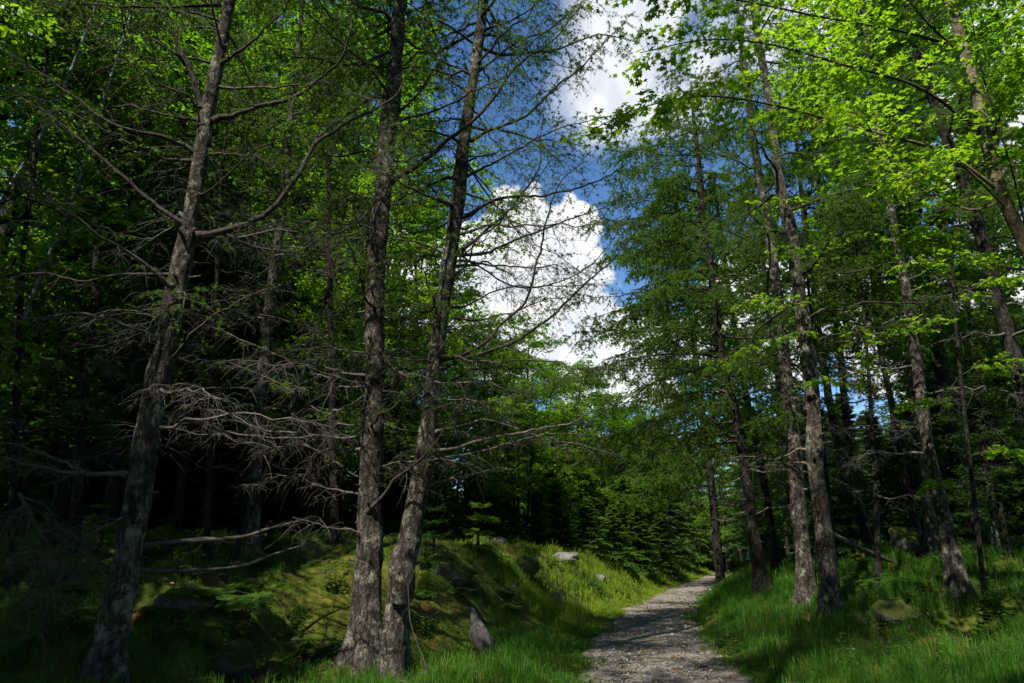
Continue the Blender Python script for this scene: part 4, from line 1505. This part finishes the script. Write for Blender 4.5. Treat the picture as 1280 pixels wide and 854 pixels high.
def young_maple(label, track, Y, top, limbs, seed, lsize=.098):
    """slim sapling whose leaf sprays hang in front of the trunks"""
    g = rng(seed)
    pts, rad, gz = photo_trunk(track, Y, top)
    org = pts[0].copy()
    org[2] = gz
    root = thing('young_maple', label, 'tree', tuple(org))
    b = Buf()
    trunk_mesh(b, pts - org, rad, 0, 10, .1, .03, .2, seed, 0.0)
    link('trunk', b.mesh('trunk', [M['bark_dark']]), root)
    for ln, y1, n in limbs:
        m = len(ln)
        P = np.array([at(px, py, Y + (y1 - Y) * k / (m - 1)) for k, (px, py) in enumerate(ln)])
        ax = spline(P, 16) - org
        b = Buf()
        tubes(b, ax, np.linspace(.010, .003, 16), 5)
        base, d, t = sprout(ax[None], n, g, .2, 1.0, (40, 75), .25)
        P1 = grow(base, d, g.uniform(.15, .5, len(base)), 5, g, .25, .05)
        tubes(b, P1, np.broadcast_to(.003 * np.linspace(1, .4, 5), (len(P1), 5)), 3)
        br = link('branch', b.mesh('branch', [M['twig']]), root)
        c = Buf()
        pos, T = interp_paths(P1, g.uniform(.1, 1, (len(P1), 13)))
        pos, T = pos.reshape(-1, 3), T.reshape(-1, 3)
        dirs = unit(T * .7 + g.normal(0, .6, T.shape) * (1, 1, .3) + (0, 0, -.3))
        stamp(c, *LEAF5, pos + dirs * .03, dirs, unit(g.normal(0, .35, pos.shape) + (0, 0, 1)), lsize * g.uniform(.6, 1.15, len(pos)), 0)
        link('foliage', c.mesh('foliage', [M['maple']]), br)
    return root


young_maple('slim young maple whose bright leaf spray hangs in front of the scaly trunks', [(1046, 765, 9), (1038, 640, 8), (1022, 500, 7), (1012, 380, 5), (1004, 280, 4)], 12.6, 9,
            [([(1040, 440), (1000, 420), (960, 425), (920, 440), (896, 450)], 10.6, 24), ([(1036, 410), (990, 380), (950, 372), (925, 385)], 10.4, 24), ([(1034, 400), (1060, 400), (1080, 430), (1085, 470)], 11.2, 14),
             ([(1042, 470), (1030, 470), (1012, 474)], 11.0, 6), ([(1028, 370), (1000, 320), (980, 300)], 11.2, 10), ([(1026, 340), (1050, 300), (1080, 290)], 11.4, 10), ([(1022, 300), (990, 260), (950, 250)], 11.5, 10)], 520)
young_maple('slim young maple with dim leaf sprays between the leaning trunks and the right edge', [(1232, 760, 8), (1220, 640, 7), (1206, 520, 6), (1196, 420, 5), (1190, 330, 4)], 11.5, 7.5,
            [([(1206, 520), (1170, 500), (1130, 500)], 11.2, 10), ([(1200, 470), (1240, 450), (1280, 455)], 11.2, 12), ([(1198, 430), (1160, 400), (1120, 410)], 11.0, 12), ([(1194, 390), (1230, 350), (1275, 350)], 11.3, 12), ([(1192, 360), (1160, 330), (1130, 330)], 11.3, 10), ([(1212, 570), (1250, 560), (1285, 570)], 11.3, 12), ([(1216, 600), (1180, 600), (1150, 610)], 12, 8)], 521)

# ------------------------------------------------------------------ dead wood on the left bank
def dead_wood(name, label, lines, seed, r0=.04, n1=16, l1=(.1, .5)):
    g = rng(seed)
    org = None
    root = None
    b = Buf()
    for i, (ln, ya, yb, r) in enumerate(lines):
        m = len(ln)
        P = np.array([at(px, py, ya + (yb - ya) * k / (m - 1)) for k, (px, py) in enumerate(ln)])
        if org is None:
            org = P[0].copy()
        ax = spline(P, 20) - org
        tubes(b, ax, np.linspace(r, r * .25, 20) * (1 + .15 * g.normal(size=20)), 8)
        larch_twigs(b, b, ax[None], g, n1, l1, 4, (.05, .22), 0, r1=.005, droop=.1, t0=.05)
    o = link(name, b.mesh(name, [M['dead_log']]))
    o.location = org
    return tag(o, label, 'dead wood')


dead_wood('fallen_branch', 'pale fallen trunk lying across the left bank beside the leaning larch', [([(170, 684), (230, 677), (300, 672), (340, 660), (390, 648)], 8.6, 10.0, .045)], 541)
dead_wood('fallen_branch', 'thinner grey fallen bough lying below the pale fallen trunk', [([(160, 712), (220, 714), (300, 708), (345, 692), (400, 676)], 8.4, 9.6, .032)], 542)
dead_wood('broken_bough', 'dead broken bough hanging tip down with a tangle of grey twigs', [([(24, 616), (44, 655), (66, 690), (96, 722), (122, 742), (136, 768)], 6.6, 7.1, .022), ([(40, 640), (34, 672), (44, 712), (30, 760)], 6.6, 6.5, .010), ([(52, 664), (84, 664), (108, 690), (120, 720)], 6.8, 6.9, .009), ([(85, 710), (64, 740), (58, 765), (46, 796)], 6.9, 6.6, .009),
          ([(30, 622), (60, 636), (78, 672), (90, 716)], 6.6, 7.0, .009), ([(60, 684), (40, 700), (10, 704)], 6.7, 6.4, .008), ([(34, 630), (10, 650), (-10, 690)], 6.6, 6.3, .009)], 543, n1=30, l1=(.08, .42))
dead_wood('dead_snag', 'pale dead branch slanting in the dark undergrowth at the right', [([(1285, 590), (1262, 560), (1232, 528), (1216, 516)], 12.5, 12.0, .03)], 544)
dead_wood('fallen_branch', 'mossy fallen trunk on the slope below the knoll on the right', [([(1040, 668), (1085, 690), (1130, 706), (1185, 712)], 15.0, 15.6, .07)], 545, n1=6)
dead_wood('dead_shoot', 'thin dark bare shoot bent in front of the pointed rock', [([(548, 870), (540, 850), (520, 800), (512, 770), (510, 730)], 8.4, 8.5, .011)], 546, n1=5, l1=(.05, .2))

# ------------------------------------------------------------------ background trees: prototypes and copies
pb1 = broadleaf_proto('maple_tree', 15, 3.8, 3.8, 42, 601, 'broad', .125, 10, 6, 10)
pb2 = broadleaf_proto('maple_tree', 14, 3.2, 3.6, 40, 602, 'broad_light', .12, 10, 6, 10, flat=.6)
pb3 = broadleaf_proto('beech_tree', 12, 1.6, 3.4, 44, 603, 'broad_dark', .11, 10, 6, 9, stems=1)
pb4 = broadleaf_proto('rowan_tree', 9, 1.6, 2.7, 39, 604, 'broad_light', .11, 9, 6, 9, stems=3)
ps1 = spruce_proto('spruce_tree', 13, .9, 2.8, 120, 611, 'spruce', .36, 15, 5)
ps2 = spruce_proto('spruce_tree', 15, 2.6, 2.9, 115, 612, 'spruce', .38, 14, 5, 18)
pf1 = spruce_proto('fir_tree', 8, .3, 2.6, 110, 613, 'fir', .30, 15, 5, 4)
pf2 = spruce_proto('fir_tree', 6.5, .2, 2.4, 95, 614, 'fir', .28, 15, 5, 2)
psap = spruce_proto('fir_sapling', 1.1, .08, .42, 26, 615, 'fir', .12, 7, 3, 0, fine=True)


def larch_proto(H, z0, n, L, seed):
    g = rng(seed)
    root = thing('larch_tree', 'larch', 'tree', (0, 0, 0))
    b = Buf()
    P, R = trunk_mesh(b, [(0, 0, -.4), (0, 0, 0), (.1, .05, H * .4), (-.1, .1, H * .75), (0, 0, H)], [.22, .2, .15, .08, .015], 0, 12, .2, .05, .4, seed, 0.0)
    link('trunk', b.mesh('trunk', [M['bark']]), root)
    crown_over(root, np.zeros(3), P, R, z0, n, L, seed + 1, .06, .9, 16, 'larch', 6)
    return root


pl1 = larch_proto(16, 6.0, 34, 3.0, 621)
protos = [pb1, pb2, pb3, pb4, ps1, ps2, pf1, pf2, psap]
HEIGHT = {pl1: 16, pb1: 15, pb2: 14, pb3: 12, pb4: 9, ps1: 13, ps2: 15, pf1: 8, pf2: 6.5, psap: 1.1}
used = set()


def plant(proto, x, y, h, rz, label, group=None, wide=1.0):
    s = h / HEIGHT[proto]
    loc = (x, y, float(ground(x, y)) - .03)
    sc = (s * wide, s * wide, s)
    if proto not in used:
        used.add(proto)
        proto.location, proto.rotation_euler, proto.scale = loc, (0, 0, rz), sc
        proto['label'] = label
        if group:
            proto['group'] = group
        return proto
    return copy_tree(proto, loc, rz, sc, label, group)


def plant_px(proto, px, Y, top_py, rz, label, group=None, wide=1.0):
    """a tree at forward distance Y whose top shows at row top_py and whose stem stands under column px at eye height"""
    r = camray(px, 690)
    x = r[0] * Y / r[1]
    top = at(640, top_py, Y)[2]
    return plant(proto, x, Y, max(top - float(ground(x, Y)), .5), rz, label, group, wide)


# lit trees closing the view above the bank
plant_px(pb4, 590, 24.5, 425, .3, 'many stemmed rowan with dark stems on the bank behind the curved trunk')
plant_px(pb4, 652, 27, 432, 1.9, 'single dark stemmed young rowan on the bank below the white cloud')
plant_px(pb2, 665, 36, 405, 2.2, 'bright green maple crown rising in front of the big white cloud')
plant_px(pb1, 728, 41, 445, 4.0, 'pale green maple right of the bright crown below the cloud')
plant_px(pb2, 600, 38, 400, 5.2, 'green maple behind the many stemmed rowan')
plant_px(pb4, 706, 33, 470, 4.1, 'small leafy rowan between the single stemmed one and the firs')
plant_px(pb4, 560, 29, 440, 2.1, 'leafy rowan half hidden behind the curved trunk')
plant_px(pb2, 690, 47, 448, .7, 'broad maple far back left of the gap of sky')
plant_px(pb1, 770, 56, 490, 1.7, 'far maple under the low end of the gap of sky')
plant_px(pb2, 830, 62, 515, 2.7, 'far maple rounding off the end of the path')
plant_px(pb1, 640, 52, 440, 3.1, 'far maple behind the rowans on the bank')
plant_px(pf1, 690, 30.5, 575, .4, 'fir with flat blue green sprays above the pale flat rock')
plant_px(pf2, 740, 32.5, 595, 1.4, 'bushy fir above the crest of the sunny bank')
plant_px(pf1, 775, 37, 562, 2.4, 'tall fir with layered sprays beside the path bend')
plant_px(pf2, 815, 43, 590, 3.4, 'fir with yellow green sprays at the bend of the path')
plant_px(pf1, 842, 52, 575, 4.4, 'far fir left of the end of the path')
plant_px(pf2, 630, 28.5, 590, 5.4, 'low fir behind the brownish stone on the bank')
plant_px(pb2, 755, 42, 462, .9, 'rounded light green maple behind the firs near the path bend')
plant_px(pb4, 735, 35, 500, .9, 'leafy rowan behind the bushy fir on the bank crest')
plant_px(pb4, 790, 41, 520, 2.9, 'leafy rowan right of the layered fir by the path bend')
plant_px(pb2, 620, 33, 415, 3.7, 'light green maple standing directly behind the two rowans on the bank')
plant_px(pb2, 805, 50, 500, 1.9, 'light maple beyond the path bend under the gap of sky')
plant_px(pb4, 870, 60, 540, 2.2, 'far rounded rowan straight above the end of the path')
plant_px(pf1, 900, 66, 540, 3.2, 'far fir at the very end of the path')
plant_px(pf2, 930, 74, 600, 3.9, 'low fir behind the loop of cloth at the end of the path')
plant_px(pb2, 908, 56, 510, 1.2, 'far maple left of the dark larch at the path edge')
plant_px(pb2, 945, 48, 505, 2.2, 'maple behind the dark larch at the path edge')
plant_px(pb1, 985, 38, 500, 3.2, 'maple behind the shaggy larch')
plant_px(pf1, 965, 44, 520, .2, 'fir behind the dark larch at the path edge')
plant_px(pb2, 545, 27, 330, 2.9, 'maple crown showing between the pair of grey trunks')
plant_px(pb2, 505, 22.5, 240, 1.4, 'leafy maple with layered sprays behind the pair of grey trunks')
plant_px(pb2, 440, 17.5, 210, 2.7, 'green maple with low sprays just left of the straight grey trunk')
plant_px(pb4, 385, 15.5, 330, .9, 'leafy rowan standing among the dead twigs on the left bank')
plant_px(pb4, 525, 21.0, 400, 1.9, 'leafy rowan filling the space between the pair of grey trunks')
plant_px(pb2, 320, 21.0, 120, 5.1, 'lit maple behind the mossy grey trunk')
plant_px(pf1, 480, 22.0, 520, 2.1, 'fir on the bank behind the straight grey trunk')
plant_px(pf2, 555, 23.5, 585, 1.2, 'fir on the bank behind the curved trunk')
plant_px(pf2, 420, 19.5, 590, .4, 'fir on the left bank behind the bare spruce stem')
for i, (px, Y, top) in enumerate(((575, 24, 628), (612, 25.5, 610), (645, 26, 632), (672, 27.5, 615), (708, 28, 638), (735, 29, 622), (768, 31, 630), (800, 34, 635), (590, 27.5, 590), (690, 29.5, 600), (828, 40, 640))):
    plant_px(pf2 if i % 2 else pf1, px, Y, top, i * 1.7, 'young fir in the low green thicket behind the sunny bank', 'young firs behind the sunny bank', 1.25)
# leafy trees of the left wood
plant_px(pb1, 130, 15.0, -80, .8, 'tall maple filling the upper left corner behind the leaning trunk')
plant_px(pb2, 285, 19.0, 20, 2.0, 'sunlit yellow green maple crown right of the leaning trunk')
plant_px(pb1, 395, 23.0, -10, 3.6, 'tall maple behind the mossy grey trunk')
plant_px(pb2, 30, 18.0, -60, 4.9, 'maple at the upper left edge behind the birch stems')
plant_px(pb3, 215, 15.5, 170, .5, 'beech with dark low sprays behind the leaning trunk')
plant_px(pb3, 60, 13.0, 150, 2.5, 'beech with dark layers below the birch stems')
plant_px(pb2, 470, 30.0, 60, 1.1, 'tall maple far behind the straight grey trunk')
plant_px(pb1, 345, 17.0, 250, 4.2, 'maple with dim leaves above the tangle of dead twigs')
plant_px(pb1, 70, 24.0, -60, 1.6, 'tall maple deep behind the two birch stems')
plant_px(pb2, 190, 25.0, 0, 2.6, 'tall light maple deep behind the leaning trunk')
plant_px(pb1, 10, 30.0, -30, 4.6, 'far tall maple at the left edge of the picture')
plant_px(pb1, 300, 30.0, 10, .6, 'far tall maple between the leaning trunk and the pair')
plant_px(pb1, -90, 14.0, -150, 1.2, 'maple standing just past the left edge')

# dark conifers deep in the left wood
g = rng(700)
k = 0
for Y, n in ((16.5, 7), (20, 8), (24, 8), (29, 9), (36, 9)):
    for i in range(n):
        px = -110 + (650 + (40 if Y < 25 else 0)) * (i + g.uniform(.15, .85)) / n
        if px > 360 and Y < 28:
            continue
        pr = (ps1, ps2, ps1)[int(g.integers(0, 3))]
        top = g.uniform(230, 400) if px < 440 else g.uniform(400, 470)
        plant_px(pr, px, Y + g.uniform(-1.3, 1.3), top, g.uniform(0, 6.28), 'dark spruce in the deep shade of the left wood', 'spruces in the dark left wood', 1.15)
# right wood: young trees behind the trunks, low enough to let the cloud show
for Y, n in ((20, 6), (25, 7), (31, 8), (39, 8), (50, 8)):
    for i in range(n):
        px = 990 + 420 * (i + g.uniform(.15, .85)) / n
        pr = (ps1, pf1, pb3, ps2)[int(g.integers(0, 4))]
        top = g.uniform(480, 550) if px < 1170 else g.uniform(360, 480)
        lab = {ps1: 'dark spruce', pf1: 'green fir', pb3: 'leafy beech', ps2: 'tall stemmed spruce'}[pr] + ' in the wood behind the trunks on the right bank'
        plant_px(pr, px, Y + g.uniform(-1.3, 1.3), top, g.uniform(0, 6.28), lab, {ps1: 'spruces', pf1: 'firs', pb3: 'beeches', ps2: 'tall spruces'}[pr] + ' behind the right bank', 1.1)
plant_px(pb3, 1262, 14.5, 420, 3.0, 'low beech with dim leaves in the hollow at the right edge')
plant_px(pb1, 1225, 17, -120, 2.0, 'tall maple filling the upper right corner behind the smooth barked one')
plant_px(pb1, 1330, 19, -60, 1.0, 'tall maple at the right edge behind the dark larch')
plant_px(pf1, 1210, 17.5, 500, 1.0, 'dark fir in the hollow behind the slim pale stem')
# far wood along the end of the path and beyond
for Y, n in ((50, 13), (62, 14), (78, 14)):
    for i in range(n):
        px = 480 + 660 * (i + g.uniform(.15, .85)) / n
        pr = (ps1, ps2, pf1)[int(g.integers(0, 3))]
        x = camray(px, 690)[0] * Y
        if abs(x - path_x(Y)) < 3:
            continue
        top = g.uniform(505, 575)
        plant_px(pr, px, Y, top, g.uniform(0, 6.28), 'far conifer in the forest wall beyond the end of the path', 'far conifers beyond the path', 1.3)

# trees added behind and beside the viewpoint, mostly unseen, to shade the foreground
g = rng(720)
shade = [(pb1, -8.2, 0.6, 11), (pb3, -7.8, 2.4, 11.5), (pl1, -2.4, .2, 21), (pl1, 1.8, -1.6, 20), (pb3, -4.6, -1.6, 11), (pb3, -1.8, -4.2, 11.5), (pb3, 2.6, -5.0, 12), (pb3, 5.6, -3.4, 11), (pl1, 5.2, 3.0, 14), (pb2, -10.5, 3.8, 15), (pb2, -8.5, 6.8, 13), (ps2, -12.5, 8.5, 15), (pb1, -4.8, -3.6, 14.5), (pb2, -11, -2.0, 16),
         (pb3, -14, 2.0, 15), (pb1, -9.8, 10.8, 14), (pb1, 3.8, -1.2, 13.5), (pb2, 7.5, 2.4, 13), (ps1, 9.5, 6.4, 12), (pb3, 1.0, -6.2, 14), (pb2, 6.5, -5.5, 15)]
for pr, x, y, h in shade:
    lab = {pl1: 'sparse larch', pb1: 'tall maple', pb2: 'broad maple', pb3: 'shady beech', ps1: 'dense spruce', ps2: 'tall spruce'}[pr] + ' added beside the viewpoint to shade the near ground'
    plant(pr, x, y, h, g.uniform(0, 6.28), lab, {pl1: 'sparse larches', pb1: 'tall maples', pb2: 'broad maples', pb3: 'beeches', ps1: 'dense spruces', ps2: 'tall spruces'}[pr] + ' added around the viewpoint')

# ------------------------------------------------------------------ small plants
sap = [(120, 690, .75, 'small fir sapling left of the leaning trunk in the dark'), (236, 715, .55, 'fir sapling at the foot of the fallen branches'), (540, 700, .9, 'fir sapling on the shaded bank just right of the curved trunk'),
       (600, 694, 1.0, 'fir sapling on the crest of the bank under the rowan'), (1105, 672, .6, 'fir sapling on the knoll among the right trunks'), (846, 690, 1.6, 'bright bushy sapling at the far end of the sunny verge'), (60, 800, .5, 'tiny fir sapling in the dark grass at the left')]
for px, py, h, lab in sap:
    p = hit(px, py)
    plant(psap, p[0], p[1], h, px * .37, lab, None, 1.2)


def weed_proto(seed, h, stems, lsize, pairs=7):
    g = rng(seed)
    b = Buf()
    for s in range(stems):
        a = g.uniform(0, 6.28)
        base = np.array((.10 * g.normal(), .10 * g.normal(), -.03))
        H = h * g.uniform(.6, 1.1)
        ax = grow(base[None], unit(np.array((.25 * math.cos(a), .25 * math.sin(a), 1)))[None], np.array((H,)), 7, g, .05, .02)
        tubes(b, ax, np.linspace(.005, .002, 7)[None], 4, 0)
        t = np.repeat(np.linspace(.2, .98, pairs), 2)[None]
        pos, T = interp_paths(ax, t)
        pos = pos[0]
        az = g.uniform(0, 6.28) + np.arange(len(pos)) * (PI) + np.repeat(np.arange(pairs) * 1.4, 2)
        d = np.stack([np.cos(az), np.sin(az), g.uniform(-.2, .35, len(az))], -1)
        stamp(b, *LEAF1, pos, unit(d), np.tile((0, 0, 1.0), (len(pos), 1)) + g.normal(0, .2, pos.shape), lsize * g.uniform(.6, 1.15, len(pos)) * (1.15 - .55 * t[0]), 1)
    return b.mesh('leafy_weed', [M['twig'], M['weed']])


weeds = [weed_proto(801, .55, 6, .13), weed_proto(802, .42, 7, .11), weed_proto(803, .75, 4, .12, 9)]
g = rng(810)


def weed(i, p, s, label, group=None):
    o = link('leafy_weed', weeds[i])
    o.location = (p[0], p[1], float(ground(p[0], p[1])))
    o.rotation_euler = (g.normal(0, .08), g.normal(0, .08), g.uniform(0, 6.28))
    o.scale = (s, s, s * g.uniform(.85, 1.15))
    tag(o, label, 'plant', group)


weed(2, hit(674, 726), 1.15, 'tall leafy weed spike standing at the shadow edge on the bank')
for i in range(34):
    weed(int(g.integers(0, 3)), hit(g.uniform(690, 800), g.uniform(704, 752)), g.uniform(.7, 1.15), 'leafy green weed in the lush sunny patch on the bank beside the path', 'weeds in the sunny patch on the bank')
for i in range(16):
    weed(int(g.integers(0, 3)), hit(g.uniform(500, 660), g.uniform(700, 800)), g.uniform(.5, .9), 'low leafy weed in the shade below the bank', 'weeds in the shade below the bank')
for i in range(30):
    weed(int(g.integers(0, 2)), hit(g.uniform(200, 440), g.uniform(680, 830)), g.uniform(.4, .8), 'small leafy weed in the moss on the left bank', 'weeds in the moss on the left bank')
for i in range(40):
    weed(int(g.integers(0, 3)), hit(g.uniform(900, 1275), g.uniform(690, 850)), g.uniform(.4, .8), 'small leafy weed in the long grass on the right bank', 'weeds in the grass of the right bank')
for i in range(10):
    weed(int(g.integers(0, 2)), hit(g.uniform(0, 130), g.uniform(740, 840)), g.uniform(.4, .8), 'small leafy weed in the dark grass at the left edge', 'weeds in the dark grass at the left edge')


def fern_mesh(seed, fronds, L):
    g = rng(seed)
    b = Buf()
    for i in range(fronds):
        a = i * 2.399 + g.uniform(-.3, .3)
        d = unit(np.array((math.cos(a), math.sin(a), g.uniform(.7, 1.3))))
        ax = grow(np.zeros((1, 3)), d[None], np.array((L * g.uniform(.7, 1.1),)), 10, g, .62, .012)
        tubes(b, ax, np.linspace(.004, .0015, 10)[None], 4, 0)
        t = np.repeat(np.linspace(.15, .98, 17), 2)[None]
        pos, T = interp_paths(ax, t)
        pos, T = pos[0], T[0]
        S = unit(np.cross(T, (0, 0, 1.0)) + 1e-5) * np.where(np.arange(34) % 2 == 0, 1., -1.)[:, None]
        size = L * .30 * np.sin(np.clip(t[0] * 2.6 + .25, 0, PI)) + .02
        stamp(b, *FEATHER_FINE, pos, unit(S + .35 * T + (0, 0, -.12)), np.cross(S, T) * np.sign(np.cross(S, T)[:, 2:3] + 1e-6), size, 1)
    return b.mesh('fern', [M['twig'], M['weed']])


ferns = [fern_mesh(901, 9, .62), fern_mesh(902, 7, .5)]
g = rng(910)
for x0, x1, y0, y1, n, lab, grp in ((170, 440, 660, 790, 16, 'green fern with arching fronds on the mossy left bank', 'ferns on the left bank'),
                                    (510, 660, 690, 770, 9, 'fern with arching fronds on the shaded slope right of the forked trunk', 'ferns right of the forked trunk'),
                                    (1060, 1270, 670, 770, 12, 'fern with arching fronds under the trees of the right bank', 'ferns under the right trees'),
                                    (0, 110, 700, 800, 5, 'fern in the deep shade at the left edge', 'ferns at the left edge')):
    for i in range(n):
        p = hit(g.uniform(x0, x1), g.uniform(y0, y1))
        if p[1] > 30:
            continue
        o = link('fern', ferns[i % 2])
        o.location = (p[0], p[1], float(ground(p[0], p[1])) - .01)
        o.rotation_euler = (g.normal(0, .1), g.normal(0, .1), g.uniform(0, 6.28))
        sc_ = g.uniform(.6, 1.15)
        o.scale = (sc_, sc_, sc_)
        tag(o, lab, 'fern', grp)

# ------------------------------------------------------------------ the loop of cloth at the end of the path
def cloth_loop():
    Y = 42.0
    P = np.array([at(924, 687, Y), at(925, 694, Y), at(927, 700, Y), at(931, 704, Y), at(934, 701, Y), at(935, 694, Y), at(936, 686, Y)])
    org = P[3].copy()
    root = thing('cloth_sling', 'small red white and blue cloth strip hanging in a loop by the far path', 'cloth', tuple(org))
    ax = spline(P, 30) - org
    cols = {'red_end': (.35, .02, .03), 'white_band': (.75, .68, .68), 'blue_band': (.12, .30, .45)}
    segs = {'red_end': (ax[0:8] + (-.10, 0, -.05), .07), 'white_band': (ax[0:12], .09), 'blue_band': (ax[11:30], .06)}
    for nm, (a, r) in segs.items():
        b = Buf()
        tubes(b, a, np.full(len(a), r) * (1 + .2 * np.sin(np.arange(len(a)))), 8)
        link(nm, b.mesh(nm, [plain_mat(nm, cols[nm], tuple(q * .8 for q in cols[nm]), 12)]), root)


cloth_loop()
